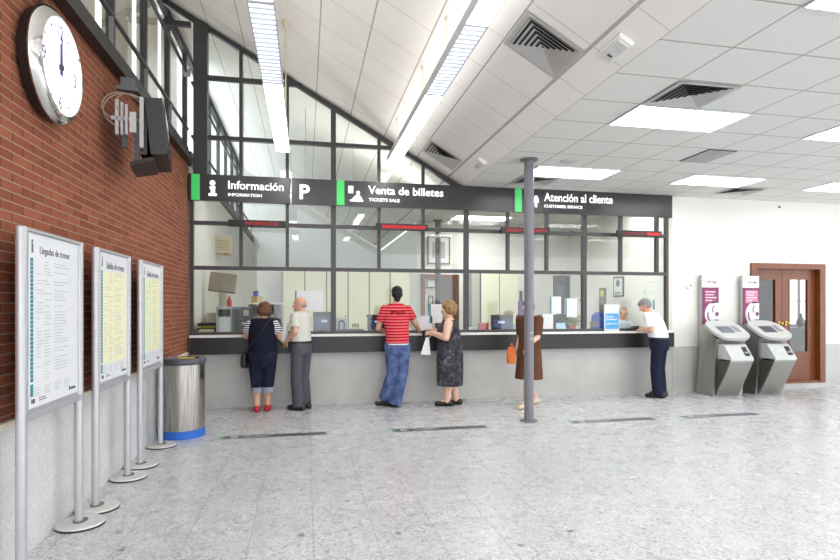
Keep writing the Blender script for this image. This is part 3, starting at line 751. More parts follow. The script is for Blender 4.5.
# ------------------------------------------------------------------ ticket machines
PURPLE = M('poster_purple', (122, 40, 92), .45, vary=.06); PINK = M('poster_pink', (196, 128, 150), .5, vary=.05)
SHELL = M('machine_shell', (186, 188, 189), .35, vary=.02)
def machine(cx, label, pink):
    m = thing('ticket_machine', label, 'ticket machine', (cx, 8.2, 0), group='ticket machines by the wooden door')
    x0, x1 = cx - .30, cx + .27
    prof = [(8.43, 0.0), (8.02, 0.0), (7.96, .88), (7.93, .96), (8.27, 1.20), (8.30, 1.17)]
    MB().prism([(x0, y, z) for y, z in prof], (x1 - x0, 0, 0)).build('body', STEEL, m, bevel=.006)
    # leaning door
    d0, d1 = cx - .25, cx + .17
    MB().prism([(d0, 8.01, .02), (d0, 7.985, .02), (d0, 7.68, .60), (d0, 7.70, .64), (d0, 7.95, .64)], (d1 - d0, 0, 0)).build('door', mat_steel('door_steel', (158, 155, 150), (190, 188, 184), .4) if 'door_steel' not in bpy.data.materials else bpy.data.materials['door_steel'], m, bevel=.004)
    for x in (d0 - .004, d1 + .001): MB().prism([(x, 8.0, .06), (x, 7.70, .60), (x, 7.95, .62), (x, 7.985, .3)], (.003, 0, 0)).build('side_cheek', M('cheek_dark', (74, 70, 66), .5), m)['label'] = 'dark recessed cheek beside the door'
    # console
    k = MB().prism([(d0, 7.66, .62), (d0, 7.67, .665), (d0, 7.83, .875), (d0, 7.97, .885), (d0, 7.97, .60), (d0, 7.70, .60)], (d1 - d0, 0, 0)).build('console', SHELL, m, bevel=.012)
    n = Vector((0, -.795, .606)); along = Vector((0, .606, .795))
    def onc(u, v, w): return Vector((cx, 7.75, .77)) + Vector((u, 0, 0)) + along * v + n * w
    def slab(mb, u0, u1, v0, v1, w0, w1):
        p = [onc(u0, v0, w0), onc(u1, v0, w0), onc(u1, v1, w0), onc(u0, v1, w0)]; mb.prism(p, n * (w1 - w0)); return mb
    slab(MB(), .04, .13, -.09, .08, -.01, .006).build('card_reader', BLACK, k)
    slab(MB(), .05, .15, -.05, -.02, .006, .02).build('card_slot', M('slot_grey', (150, 150, 152), .4), k)
    slab(MB(), -.20, -.02, -.03, .02, -.005, .003).build('label_strip', M('strip_grey', (188, 190, 194), .4), k)
    # top shell: rounded plate sloping down towards the user
    a, b = Vector((0, 8.30, 1.235)), Vector((0, 7.80, .955))
    mid = (a + b) / 2; half = (a - b).length / 2; ax = (a - b).normalized(); up = ax.cross(Vector((-1, 0, 0))); up = up if up.z > 0 else -up
    def ont(u, v, w): return Vector((cx, 0, 0)) + mid + Vector((u, 0, 0)) + ax * v + up * w
    pts = []
    for i in range(48):
        t = 2 * PI * i / 48; c_, s_ = math.cos(t), math.sin(t); e = 2 / 3.2
        pts.append(ont(.315 * math.copysign(abs(c_) ** e, c_) - .005, half * math.copysign(abs(s_) ** e, s_), -.02))
    sh = MB().prism(pts, up * .05).build('top_shell', SHELL, m, bevel=.012)
    def slab2(u0, u1, v0, v1, w0, w1):
        return MB().prism([ont(u0, v0, w0), ont(u1, v0, w0), ont(u1, v1, w0), ont(u0, v1, w0)], up * (w1 - w0))
    slab2(-.19, .08, -.12, .09, .028, .033).build('screen_bezel', M('bezel_grey', (120, 122, 126), .35), sh)
    slab2(-.175, .065, -.105, .075, .033, .035).build('screen', M('touch_screen', (92, 98, 110), .08, vary=0), sh)
    slab2(.12, .21, -.08, .10, .028, .034).build('key_plate', M('plate_dark', (110, 112, 114), .35), sh)
    mb = MB()
    for i in range(3):
        for j in range(4):
            q = ont(.13 + i * .025, -.06 + j * .035, .034); mb.prism([q, q + Vector((.018, 0, 0)), q + Vector((.018, 0, 0)) + ax * .025, q + ax * .025], up * .004)
    mb.build('keys', ALU, sh)
    # header panel behind
    hx0, hx1 = cx - .155, cx + .19
    h = MB().box(hx0, hx1, 8.47, 8.53, 0, 2.05).build('header_panel', M('panel_grey', (176, 177, 178), .4, metal=.4), m)
    MB().box(hx0 + .004, hx1 - .004, 8.462, 8.47, 1.84, 2.045).build('title_plate', WHITE, h)
    mb = MB()
    for i in range(7): mb.box(hx0 + .09 + i * .03, hx0 + .11 + i * .03, 8.459, 8.462, 1.92 + (.012 if i in (0, 3) else 0), 1.945)
    mb.box(hx0 + .25, hx0 + .262, 8.459, 8.462, 1.895, 1.94).build('title_mark', PURPLE, h)
    MB().box(hx0 + .01, hx1 - .004, 8.462, 8.47, 1.15, 1.835).build('poster', PURPLE, h)
    MB().box(hx0 + .06, hx1 - .06 + (.03 if pink else 0), 8.459, 8.462, 1.56, 1.79).build('photo_block', PINK if pink else M('photo_mauve', (150, 74, 106), .5), h)
    mb = MB()
    for i in range(4): mb.box(hx0 + .07, hx0 + .07 + (.2, .16, .22, .13)[i], 8.456, 8.459, 1.75 - i * .05, 1.768 - i * .05)
    mb.build('poster_text', M('poster_lines', (232, 206, 216), .5, vary=0), h)
    # white disc cut off by the poster's edge, two purple arcs and a dot
    cxx, czz, rr = hx0 + .25, 1.37, .19; pts = []
    for i in range(64):
        t = 2 * PI * i / 64; pts.append((min(cxx + rr * math.cos(t), hx1 - .004), 8.459, czz + rr * 1.12 * math.sin(t)))
    MB().prism(pts, (0, .003, 0)).build('disc', PAPER, h)
    mb = MB()
    def arc(cx2, cz2, r0, r1, t0, t1, n=14):
        for i in range(n):
            ta, tb = t0 + (t1 - t0) * i / n, t0 + (t1 - t0) * (i + 1) / n
            mb.prism([(cx2 + r * math.cos(t), 8.456, cz2 + r * 1.2 * math.sin(t)) for r, t in ((r0, ta), (r1, ta), (r1, tb), (r0, tb))], (0, .003, 0))
    arc(cxx - .02, czz - .02, .10, .125, R(160), R(265)); arc(cxx + .02, czz + .08, .05, .065, R(110), R(230))
    mb.cyl((cxx + .05, 8.456, czz), (cxx + .05, 8.459, czz), .035, seg=20).box(cxx, hx1 - .006, 8.456, 8.459, czz - .14, czz - .10)
    mb.build('disc_mark', PURPLE, h)
machine(6.95, 'silver ticket machine with sloping white top, further from the wooden door', False)
machine(7.78, 'silver ticket machine with sloping white top, next to the wooden door', True)

# ------------------------------------------------------------------ wooden double door and the room behind
d = thing('door_1', 'brown wooden double door with tall glass panes', 'door', (8.7, YB, .09), kind='structure')
mb = MB(); mb.box(7.89, 8.02, YB - .035, YB + .16, .09, 2.29).box(9.38, 9.50, YB - .035, YB + .16, .09, 2.29).box(8.02, 9.38, YB - .035, YB + .16, 2.19, 2.29).box(8.02, 9.38, YB - .02, YB + .16, .085, .13)
mb.build('frame', WOOD, d)
def leaf(x0, x1, g0, g1, knob):
    l = MB()
    y0, y1 = YB + .07, YB + .115; zb, zt, gz0, gz1 = .128, 2.192, .66, 2.0
    l.box(x0, g0, y0, y1, zb, zt).box(g1, x1, y0, y1, zb, zt).box(g0, g1, y0, y1, zb, gz0).box(g0, g1, y0, y1, gz1, zt)
    l.box(g0 - .015, g0, y0 - .008, y0, gz0 - .015, gz1 + .015).box(g1, g1 + .015, y0 - .008, y0, gz0 - .015, gz1 + .015).box(g0, g1, y0 - .008, y0, gz0 - .015, gz0).box(g0, g1, y0 - .008, y0, gz1, gz1 + .015)
    o = l.build('leaf', WOOD, d)
    MB().box(g0, g1, y0 + .02, y0 + .026, gz0, gz1).build('pane', GLASS, o)
    kb = MB(); kb.cyl((knob, y0 - .05, 1.19), (knob, y0, 1.19), .014).ball((knob, y0 - .06, 1.19), .032).cyl((knob, y0 - .008, 1.19), (knob, y0, 1.19), .035)
    kb.build('knob', M('brass', (214, 176, 96), .25, metal=.9, vary=0), o, smooth=True)
leaf(8.025, 8.635, 8.10, 8.49, 8.575)
leaf(8.645, 9.375, 8.81, 9.20, 8.73)
mb = MB(); mb.box(7.0, 11.5, 11.4, 11.5, 0, ZC).box(12.3, 13.5, 11.4, 11.5, 0, ZC).box(11.5, 12.3, 11.4, 11.5, 2.25, ZC).box(11.5, 12.3, 11.4, 11.5, 0, 1.02)
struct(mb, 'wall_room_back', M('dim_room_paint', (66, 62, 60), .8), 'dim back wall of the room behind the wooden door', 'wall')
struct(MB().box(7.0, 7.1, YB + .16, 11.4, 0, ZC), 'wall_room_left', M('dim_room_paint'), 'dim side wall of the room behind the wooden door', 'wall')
w = thing('window_21', 'bright sash window in the room behind the wooden door', 'window', (11.9, 11.42, 1.02), kind='structure')
mb = MB(); mb.box(11.5, 11.55, 11.41, 11.47, 1.02, 2.25).box(12.25, 12.3, 11.41, 11.47, 1.02, 2.25).box(11.55, 12.25, 11.41, 11.47, 1.02, 1.07).box(11.55, 12.25, 11.41, 11.47, 2.2, 2.25).box(11.9, 11.94, 11.41, 11.47, 1.07, 2.2).box(11.55, 12.25, 11.41, 11.47, 1.62, 1.65)
mb.build('sash', M('sash_grey', (120, 120, 122), .5), w); MB().box(11.55, 12.25, 11.435, 11.44, 1.07, 2.2).build('pane', GLASS, w)
k = thing('sideboard', 'dark sideboard under the bright window seen through the door glass', 'sideboard', (11.8, 11.1, 0))
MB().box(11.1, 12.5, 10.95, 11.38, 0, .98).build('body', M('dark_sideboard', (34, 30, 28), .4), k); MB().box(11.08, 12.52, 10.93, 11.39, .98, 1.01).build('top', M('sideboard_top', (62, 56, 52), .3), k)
v = thing('vase', 'pale vase on the dark sideboard behind the door glass', 'vase', (11.62, 11.1, 1.01))
MB().lathe([(.05, 0), (.10, .08), (.09, .16), (.03, .28), (.045, .33)], (11.62, 11.1, 1.01), 20).build('body', M('vase_grey', (110, 110, 116), .3), v, smooth=True)
# small fittings on the white wall
k = thing('wall_button', 'small round white button unit on the wall left of the ticket machines', 'wall fitting', (6.61, YB, 1.86))
MB().lathe([(.05, 0), (.05, .02), (.035, .03)], seg=24).build('housing', WHITE, k, world=False).rotation_euler = (PI/2, 0, 0)
MB().cyl((.03, -.034, .015), (.03, -.028, .015), .014, seg=12).build('button', INK, k, world=False)
tag(MB().cyl((8.505, YB - .02, 3.325), (8.505, YB, 3.325), .018, seg=10).build('wall_hook', INK), 'tiny dark fixing high on the white wall above the ticket machines', 'wall fitting')

# ------------------------------------------------------------------ floor stickers
fz = Matrix.Translation((0, 0, .0022))
STK = M('sticker_grey', (78, 78, 90), .4, vary=.05)
def sticker(x, y, txt, sub, label, fade):
    s = thing('floor_sticker', label, 'floor sticker', (x, y, 0), group='floor stickers in front of the counter')
    MB().box(x, x + 1.19, y - .02, y + .13, .0006, .0016).build('strip', M('sticker_fade', (96, 96, 108), .4) if fade else STK, s)
    MB().box(x, x + .04, y - .02, y + .13, .0016, .002).build('end_mark', M('sticker_green', (90, 150, 110), .5), s)
    m = M('sticker_white', (190, 190, 194), .5, vary=0)
    mb = MB(); mb.box(x + .11, x + .19, y + .02, y + .09, .0016, .002)
    mb.build('icon', m, s); mb = MB(); fit_text(mb, txt, x + .25, x + .56, y + .045, y + .10, fz, .01, .0006); mb.build('lettering', m, s)
    mb = MB(); fit_text(mb, sub, x + .25, x + .5, y + .005, y + .03, fz, .0, .0006); mb.build('lettering', m, s)
sticker(-.952, 6.58, 'Información', 'INFORMATION', 'grey floor sticker strip in front of the information window', False)
sticker(1.017, 6.54, 'Venta de billetes', 'TICKETS SALE', 'grey floor sticker strip in front of the ticket sales window', False)
sticker(3.379, 6.56, 'Venta de billetes', 'TICKETS SALE', 'grey floor sticker strip just beyond the foot of the round pole', True)
sticker(4.99, 6.56, 'Atención al cliente', 'CUSTOMER SERVICE', 'grey floor sticker strip towards the ticket machines', True)

# ------------------------------------------------------------------ inside the office
FO = 0.13
struct(MB().box(XL + .02, XR, YB + .76, YO, 0, FO), 'floor_office', M('office_floor', (150, 146, 138), .5), 'raised floor of the ticket office', 'floor')
CREAM = M('cream_laminate', (226, 224, 196), .45, vary=.02, scale=2)
DARKGAP = M('dark_gap', (60, 56, 50), .6, vary=0)
def cupboard(x0, x1, label, knob=None):
    c = thing('storage_cupboard', label, 'cupboard', ((x0 + x1) / 2, 12.2, FO), group='cream cupboards along the back of the office')
    MB().box(x0, x1, 12.0, YO - .005, FO, 2.27).build('carcass', DARKGAP, c)
    dr = MB().box(x0 + .008, x1 - .008, 11.98, 12.0, FO + .05, 2.26).build('door', CREAM, c)
    MB().cyl((x1 - .05, 11.955, 1.3), (x1 - .05, 11.98, 1.3), .016, seg=12).build('knob', BLACK, dr)
nm = ['first', 'second', 'third', 'fourth', 'fifth', 'sixth']
for i in range(6):
    x = -.47 + i * .458
    cupboard(x, x + .452, 'tall cream cupboard door, %s from the left at the back of the office' % nm[i])
cupboard(3.90, 4.34, 'tall cream cupboard right of the office door, left of a pair'); cupboard(4.345, 4.80, 'tall cream cupboard right of the office door, right of a pair')
tag(MB().box(3.70, 3.89, 12.05, YO - .005, FO, 2.27).build('wall_panel', M('grey_green_panel', (168, 170, 152), .5)), 'narrow grey green panel beside the right hand cupboards', 'panel')
dd = thing('door_2', 'brown wooden door at the back of the office behind the pole', 'door', (3.03, YO, FO), kind='structure')
mb = MB(); mb.box(2.59, 2.68, YO - .05, YO, FO, 2.24).box(3.40, 3.49, YO - .05, YO, FO, 2.24).box(2.68, 3.40, YO - .05, YO, 2.15, 2.24); mb.build('frame', WOOD, dd)
MB().box(3.02, 3.40, YO - .04, YO - .01, FO, 2.15).build('leaf', M('dark_leaf', (86, 76, 66), .4), dd); MB().box(2.68, 3.02, YO - .03, YO - .012, FO, 2.15).build('light_panel', M('pale_panel', (214, 212, 198), .5), dd)
def framed(name, label, x0, x1, z0, z1, y, fcol, pic, w=.03):
    f = thing(name, label, 'picture', ((x0 + x1) / 2, y, z0))
    mb = MB(); mb.box(x0, x0 + w, y - .03, y, z0, z1).box(x1 - w, x1, y - .03, y, z0, z1).box(x0 + w, x1 - w, y - .03, y, z0, z0 + w).box(x0 + w, x1 - w, y - .03, y, z1 - w, z1); mb.build('frame', fcol, f)
    MB().box(x0 + w, x1 - w, y - .015, y, z0 + w, z1 - w).build('mount', PAPER, f)
    MB().box(x0 + w + .09, x1 - w - .09, y - .018, y - .015, z0 + w + .1, z1 - w - .1).build('picture', pic, f)
framed('framed_picture', 'brown framed picture hung high above the office door', 2.74, 3.28, 2.48, 3.12, YO, M('frame_brown', (126, 92, 48), .4), M('print_tone', (168, 160, 158), .5, vary=.3, scale=9))
framed('framed_notice', 'small framed notice in the upper left of the office doorway', 2.72, 2.93, 1.93, 2.13, YO - .03, FRAME, M('print_pale', (206, 208, 206), .5), .015)
framed('framed_notice', 'narrow framed notice lower in the office doorway', 2.76, 2.86, 1.2, 1.75, YO - .03, FRAME, M('print_pale'), .015)
# right wall pictures
def side_frame(name, label, y0, y1, z0, z1, fm, inner, extra=None):
    f = thing(name, label, 'notice', (XR, (y0 + y1) / 2, z0))
    MB().box(XR - .025, XR, y0, y1, z0, z1).build('frame', fm, f); MB().box(XR - .028, XR - .025, y0 + .03, y1 - .03, z0 + .03, z1 - .03).build('sheet', inner, f)
    if extra: extra(f)
def cert(f):
    MB().cyl((XR - .032, 10.24, 1.98), (XR - .028, 10.24, 1.98), .07, seg=20).build('emblem', M('emblem_grey', (96, 104, 106), .5), f)
    mb = MB(); mb.box(XR - .032, XR - .028, 10.13, 10.36, 1.75, 1.80); mb.build('green_band', M('band_green', (150, 170, 90), .5), f)
side_frame('framed_certificate', 'dark framed certificate on the right wall of the office', 10.06, 10.42, 1.70, 2.11, M('frame_charcoal', (58, 66, 68), .4), PAPER, cert)
def firex(f): MB().box(XR - .031, XR - .028, 10.80, 10.92, 1.72, 1.85).build('symbol', M('symbol_yellow', (214, 206, 60), .5), f)
side_frame('notice_board', 'narrow dark notice with a yellow symbol on the office right wall', 10.74, 10.98, 1.34, 1.90, M('olive_dark', (88, 86, 70), .5), M('olive_mid', (118, 116, 104), .5, vary=.2), firex)
k = thing('white_cabinet', 'plain white metal cabinet against the office right wall', 'cabinet', (6.1, 11.25, FO))
MB().box(5.98, XR - .005, 11.02, 11.5, FO, 1.72).build('body', WHITE, k); MB().box(5.972, 5.98, 11.2, 11.34, 1.62, 1.66).build('label_plate', GREYINK, k)
# heater on the left wall
k = thing('air_conditioner', 'beige air conditioner unit high on the office left wall', 'air conditioner', (-1.6, 11.0, 2.5))
MB().box(-1.65, -1.36, 10.85, 11.25, 2.50, 2.83).build('casing', M('beige_casing', (206, 196, 172), .5), k, bevel=.01)
mb = MB()
for i in range(5): mb.box(-1.62, -1.40, 10.843, 10.85, 2.56 + i * .04, 2.575 + i * .04)
mb.build('grille', M('tan_grille', (160, 142, 116), .5), k); MB().box(-1.5, -1.42, 10.84, 10.86, 2.46, 2.5).build('outlet', M('outlet_rust', (168, 112, 78), .5), k)

WT = 1.083
SCREENBLUE = M('screen_blue', (22, 36, 76), .2, emit=(30, 60, 130), strength=.06, vary=.2, scale=20)
def monitor(x0, x1, y, z1, label, bars):
    m = thing('monitor', label, 'monitor', ((x0 + x1) / 2, y, WT), group='small customer screens on the counter')
    MB().box(x0, x1, y, y + .05, WT + .03, z1).build('casing', BLACK, m, bevel=.005)
    sc = MB().box(x0 + .02, x1 - .02, y - .003, y, WT + .05, z1 - .07).build('screen', SCREENBLUE, m)
    mb = MB()
    for (u0, u1, v0, v1) in bars: mb.box(x0 + (x1 - x0) * u0, x0 + (x1 - x0) * u1, y - .005, y - .003, WT + .05 + (z1 - WT - .07) * v0, WT + .05 + (z1 - WT - .07) * v1)
    mb.build('screen_text', M('screen_white', (190, 205, 230), .4, emit=(180, 200, 235), strength=.12, vary=0), sc)
    MB().box((x0 + x1) / 2 - .07, (x0 + x1) / 2 + .07, y - .02, y + .12, WT + .0005, WT + .03).build('foot', BLACK, m)
monitor(.12, .40, 8.88, 1.415, 'small screen on the counter behind the bald man, blue lower half', [(.45, .78, .45, .6)])
monitor(.98, 1.30, 8.88, 1.37, 'small blue screen on the counter left of the man in red', [(.35, .6, .5, .65)])
monitor(3.08, 3.46, 8.88, 1.36, 'small blue screen on the counter beside the red box', [(.3, .6, .4, .6)])
# left end equipment
k = thing('ticket_printer', 'white fronted printer with a black slot at the left end of the counter', 'printer', (-1.23, 9.0, WT))
MB().box(-1.335, -1.115, 8.86, 9.15, WT + .0005, 1.50).build('casing', M('printer_grey', (176, 182, 184), .45), k, bevel=.015)
MB().box(-1.30, -1.125, 8.852, 8.862, 1.35, 1.46).build('slot', BLACK, k); MB().box(-1.29, -1.135, 8.85, 8.86, 1.10, 1.33).build('front_sheet', PAPER, k)
mb = MB()
for i in range(8): mb.box(-1.275, -1.15 - (.03 if i % 3 == 0 else 0), 8.848, 8.85, 1.30 - i * .022, 1.304 - i * .022)
mb.build('sheet_print', GREYINK, k)
k = thing('office_machine', 'dark grey office machine beside the white fronted printer', 'machine', (-.97, 9.0, WT))
MB().box(-1.105, -.83, 8.90, 9.2, WT + .0005, 1.47).build('casing', M('machine_grey', (82, 86, 92), .5), k, bevel=.01)
MB().box(-1.07, -.99, 8.893, 8.9, 1.12, 1.44).build('panel', M('machine_dark', (56, 60, 66), .5), k); MB().box(-.94, -.86, 8.893, 8.9, 1.36, 1.45).build('label_plate', M('plate_pale', (186, 190, 192), .5), k); MB().box(-.96, -.88, 8.893, 8.9, 1.22, 1.26).build('label_plate', M('plate_pale'), k)
MB().box(-1.11, -.825, 8.895, 9.205, 1.47, 1.495).build('lid', M('lid_blue', (108, 128, 148), .5), k)
k = thing('paper_tray', 'black letter tray with a yellow line at the far left of the counter', 'tray', (-1.47, 8.95, WT))
mb = MB(); mb.box(-1.60, -1.345, 8.85, 9.1, WT + .0005, 1.10).box(-1.60, -1.585, 8.85, 9.1, 1.10, 1.25).box(-1.36, -1.345, 8.85, 9.1, 1.10, 1.22).box(-1.6, -1.345, 9.085, 9.1, 1.1, 1.25); mb.build('tray_body', BLACK, k)
MB().box(-1.58, -1.365, 8.86, 9.07, 1.1005, 1.15).build('paper_stack', M('paper_tan', (188, 180, 150), .6), k); MB().box(-1.6, -1.345, 8.845, 8.85, 1.185, 1.20).build('yellow_edge', M('edge_yellow', (170, 160, 50), .5), k)
k = thing('copier', 'taupe office copier with its lid raised at an angle behind the printer', 'copier', (-1.33, 9.7, FO))
MB().box(-1.56, -1.12, 9.42, 9.95, FO, 1.40).build('body', M('copier_taupe', (168, 162, 148), .5), k, bevel=.01)
lid = Matrix.Translation((-1.34, 9.62, 1.90)) @ Matrix.Rotation(R(6), 4, 'Y') @ Matrix.Rotation(R(-12), 4, 'X')
MB().box(-.21, .21, -.05, .05, -.16, .15, lid).build('lid', M('lid_taupe', (140, 130, 116), .6), k, bevel=.006); MB().box(-1.40, -1.28, 9.60, 9.68, 1.40, 1.80).build('hinge_post', M('hinge_beige', (176, 170, 150), .5), k)
k = thing('red_bottle', 'small red bottle standing on top of the white fronted printer', 'bottle', (-1.16, 9.02, 1.5))
MB().lathe([(.035, .0005), (.038, .09), (.018, .13), (.018, .16)], (-1.16, 9.02, 1.5), 16).build('body', M('bottle_red', (190, 44, 40), .4), k, smooth=True); MB().lathe([(.02, .16), (.02, .185)], (-1.16, 9.02, 1.5), 12).build('cap', PAPER, k)
k = thing('display_case', 'grey glass fronted case with a white top behind the navy woman', 'display case', (-.67, 9.8, FO))
mb = MB(); mb.box(-.94, -.40, 9.95, 9.97, FO, 1.54).box(-.94, -.92, 9.65, 9.95, FO, 1.54).box(-.42, -.40, 9.65, 9.95, FO, 1.54)
for z in (FO, .6, 1.05, 1.3): mb.box(-.92, -.42, 9.65, 9.95, z, z + .02)
mb.build('carcass', M('case_grey', (146, 150, 148), .5), k); MB().box(-.955, -.385, 9.63, 9.98, 1.54, 1.565).build('top', WHITE, k); MB().box(-.92, -.42, 9.652, 9.658, FO + .02, 1.54).build('pane', GLASS, k)
tag(MB().box(-.895, -.715, 9.72, 9.86, 1.5655, 1.675).build('cardboard_box', M('cardboard', (178, 146, 92), .8)), 'small tan cardboard box on top of the glass fronted case', 'box')
tag(MB().box(-.87, -.785, 9.74, 9.82, 1.6755, 1.765).build('blue_carton', M('carton_blue', (54, 84, 176), .5)), 'small blue carton stacked on the tan cardboard box', 'carton')
# middle
k = thing('grey_case', 'small grey case with a dark arch mark on the counter', 'case', (.56, 8.95, WT))
MB().box(.475, .655, 8.92, 9.02, WT + .0005, 1.32).build('body', M('case_pale', (168, 172, 172), .5), k, bevel=.006)
mb = MB()
for i in range(12):
    a0, a1 = PI * i / 12, PI * (i + 1) / 12
    mb.prism([(.565 + r * math.cos(a), 8.915, 1.22 + r * 1.2 * math.sin(a)) for r, a in ((.03, a0), (.055, a0), (.055, a1), (.03, a1))], (0, .005, 0))
mb.box(.51, .535, 8.915, 8.92, 1.11, 1.22).box(.595, .62, 8.915, 8.92, 1.11, 1.22); mb.build('arch_mark', INK, k)
k = thing('cash_tray', 'low black cash tray on the counter left of the man in red', 'tray', (.70, 8.8, WT))
mb = MB(); mb.box(.48, .91, 8.76, 8.90, WT + .0005, 1.10).box(.48, .49, 8.76, 8.9, 1.1, 1.13).box(.90, .91, 8.76, 8.9, 1.1, 1.13).box(.48, .91, 8.89, 8.9, 1.1, 1.14).box(.48, .91, 8.76, 8.768, 1.1, 1.125); mb.build('tray_body', BLACK, k)
k = thing('stamp_rack', 'little rack of wooden handled stamps behind the black cash tray', 'stamp rack', (.80, 9.05, WT))
MB().box(.73, .87, 9.02, 9.10, WT + .0005, 1.16).build('rack', M('rack_cream', (206, 190, 150), .5), k)
for i in range(3): MB().cyl((.76 + i * .04, 9.06, 1.16), (.76 + i * .04, 9.06, 1.22), .012, .017, 10).build('stamp_handle', M('stamp_brown', (136, 96, 52), .5), k)
k = thing('red_box', 'small red box on the counter left of the blue screen', 'box', (2.95, 8.95, WT))
MB().box(2.87, 3.03, 8.9, 9.0, WT + .0005, 1.20).build('body', M('box_red', (168, 34, 40), .5), k, bevel=.004); MB().box(2.865, 3.035, 8.895, 9.005, 1.2, 1.222).build('lid', M('lid_red', (150, 30, 38), .5), k)
k = thing('telephone', 'dark desk telephone at the foot of the wide mullion', 'telephone', (2.72, 8.95, WT))
MB().prism([(2.64, 8.88, WT + .0005), (2.64, 9.05, WT + .0005), (2.64, 9.05, 1.16), (2.64, 8.88, 1.11)], (.16, 0, 0)).build('body', M('phone_dark', (58, 64, 72), .45), k, bevel=.004); MB().capsule((2.67, 8.93, 1.165), (2.67, 9.07, 1.19), .022).build('handset', BLACK, k, smooth=True)
# notices on the glass
def notice(x0, x1, z0, z1, label, teal=True, lines=9, bottom=False):
    n = thing('glass_notice', label, 'notice', ((x0 + x1) / 2, YG - .01, z0), group='white notices stuck on the counter glass')
    y = YG - .006
    MB().box(x0, x1, y, y + .0015, z0, z1).build('sheet', PAPER, n)
    if teal: MB().box(x0, x0 + .022, y - .001, y, z0, z1).build('teal_edge', TEAL, n)
    mb = MB(); rnd = random.Random(int(x0 * 100))
    for i in range(lines):
        z = z1 - (z1 - z0) * (.12 + .78 * i / lines); mb.box(x0 + .05, x0 + .05 + (x1 - x0 - .08) * rnd.uniform(.5, 1), y - .001, y, z - .004, z)
    mb.build('print', M('print_faint', (196, 204, 206), .6, vary=0), n); return n
notice(-.155, .262, 1.448, 1.736, 'wide white notice with a teal edge on the glass above the bald man')
notice(1.938, 2.151, 1.238, 1.541, 'white teal edged notice on the glass facing the woman in the grey dress')
notice(1.76, 1.98, 1.128, 1.352, 'lower white notice by the red shirted man\'s hand', False, 5)
notice(3.843, 4.058, 1.128, 1.377, 'white notice low on the glass just right of the round pole')
notice(4.004, 4.202, 1.38, 1.668, 'white notice on the glass right of the pole, the higher one on the left')
notice(4.283, 4.492, 1.325, 1.636, 'white notice on the glass above the green plant')
n = thing('glass_lettering', 'faint printed list stuck on the glass above the grey haired man', 'notice', (5.84, YG - .01, 1.45), group=None)
mb = MB(); y = YG - .006
for i, (u0, u1) in enumerate(((.12, .22), (.02, .25), (.05, .25), (.1, .25), (.08, .2))): mb.box(5.71 + u0, 5.71 + u1, y, y + .001, 1.88 - i * .08, 1.888 - i * .08)
mb.box(5.71 + .12, 5.71 + .2, y, y + .001, 1.90, 1.925).build('print', M('print_faint'), n)
MB().prism([(5.73, y, 1.48), (5.80, y, 1.48), (5.80, y, 1.66), (5.78, y, 1.70), (5.78, y, 1.76), (5.75, y, 1.76), (5.75, y, 1.70), (5.73, y, 1.66)], (0, .001, 0)).build('bottle_print', M('print_green', (178, 198, 186), .6), n)
MB().box(5.93, 5.96, y, y + .001, 1.45, 1.62).build('stripe', TEAL, n)
# leaflet holder, plant, rack, blue card
k = thing('leaflet_holder', 'small pale leaflet holder beside the potted plant', 'leaflet holder', (4.30, 8.8, WT))
MB().prism([(4.22, 8.74, WT + .0005), (4.22, 8.84, WT + .0005), (4.22, 8.82, 1.22)], (.16, 0, 0)).build('holder', M('leaflet_blue', (176, 200, 226), .5), k)
k = thing('potted_plant', 'small leafy plant in a red pot on the counter', 'plant', (4.60, 8.95, WT))
MB().lathe([(.04, .0005), (.055, .09), (.06, .10), (.05, .10)], (4.60, 8.95, WT), 20).build('pot', M('pot_red', (168, 60, 46), .5), k, smooth=True)
mb = MB(); rnd = random.Random(5)
for i in range(90):
    a, rr_, z = rnd.uniform(0, 2 * PI), rnd.uniform(.02, .16), rnd.uniform(.10, .27)
    c0 = Vector((4.62 + rr_ * math.cos(a), 8.95 + .6 * rr_ * math.sin(a), WT + z)); e = Euler((rnd.uniform(-1, 1), rnd.uniform(-1, 1), a)); L = rnd.uniform(.03, .055)
    mb.quad(*[c0 + e.to_matrix() @ Vector(p) for p in ((0, -L * .4, 0), (L, 0, .01), (0, L * .4, 0), (-L, 0, -.01))])
mb.build('foliage', M('leaf_green', (122, 142, 74), .6, vary=.3, scale=30), k, fix=False)
mb = MB()
for i in range(9):
    a = i * .7; mb.cyl((4.60, 8.95, WT + .08), (4.61 + .1 * math.cos(a), 8.95 + .06 * math.sin(a), WT + .2), .003, seg=5)
mb.build('stem', M('stem_green', (96, 110, 60), .6), k)
k = thing('stamp_carousel', 'small dark stamp carousel left of the blue card', 'stamp rack', (5.0, 8.95, WT))
MB().cyl((5.0, 8.95, WT + .0005), (5.0, 8.95, WT + .012), .06).cyl((5.0, 8.95, WT), (5.0, 8.95, 1.22), .008).build('stand', BLACK, k)
for i in range(6):
    a = i * PI / 3; MB().cyl((5.0 + .055 * math.cos(a), 8.95 + .055 * math.sin(a), 1.14), (5.0 + .055 * math.cos(a), 8.95 + .055 * math.sin(a), 1.235), .014, .02, 10).build('stamp', M('stamp_olive', (126, 104, 66), .5), k)
MB().cyl((5.0, 8.95, 1.19), (5.0, 8.95, 1.2), .065).build('ring', BLACK, k)
k = thing('counter_card', 'upright white card with a bright blue panel standing on the worktop', 'card', (5.09, YB - .03, WT))
y = YB - .06
MB().box(4.96, 5.235, y, y + .02, WT + .0005, 1.535).build('board', PAPER, k); MB().box(4.975, 5.225, y - .002, y, 1.12, 1.385).build('blue_panel', M('card_blue', (86, 168, 226), .5, vary=.15), k)
mb = MB()
for i in range(5): mb.box(5.0 + i * .04, 5.03 + i * .04, y - .004, y - .002, 1.27, 1.295)
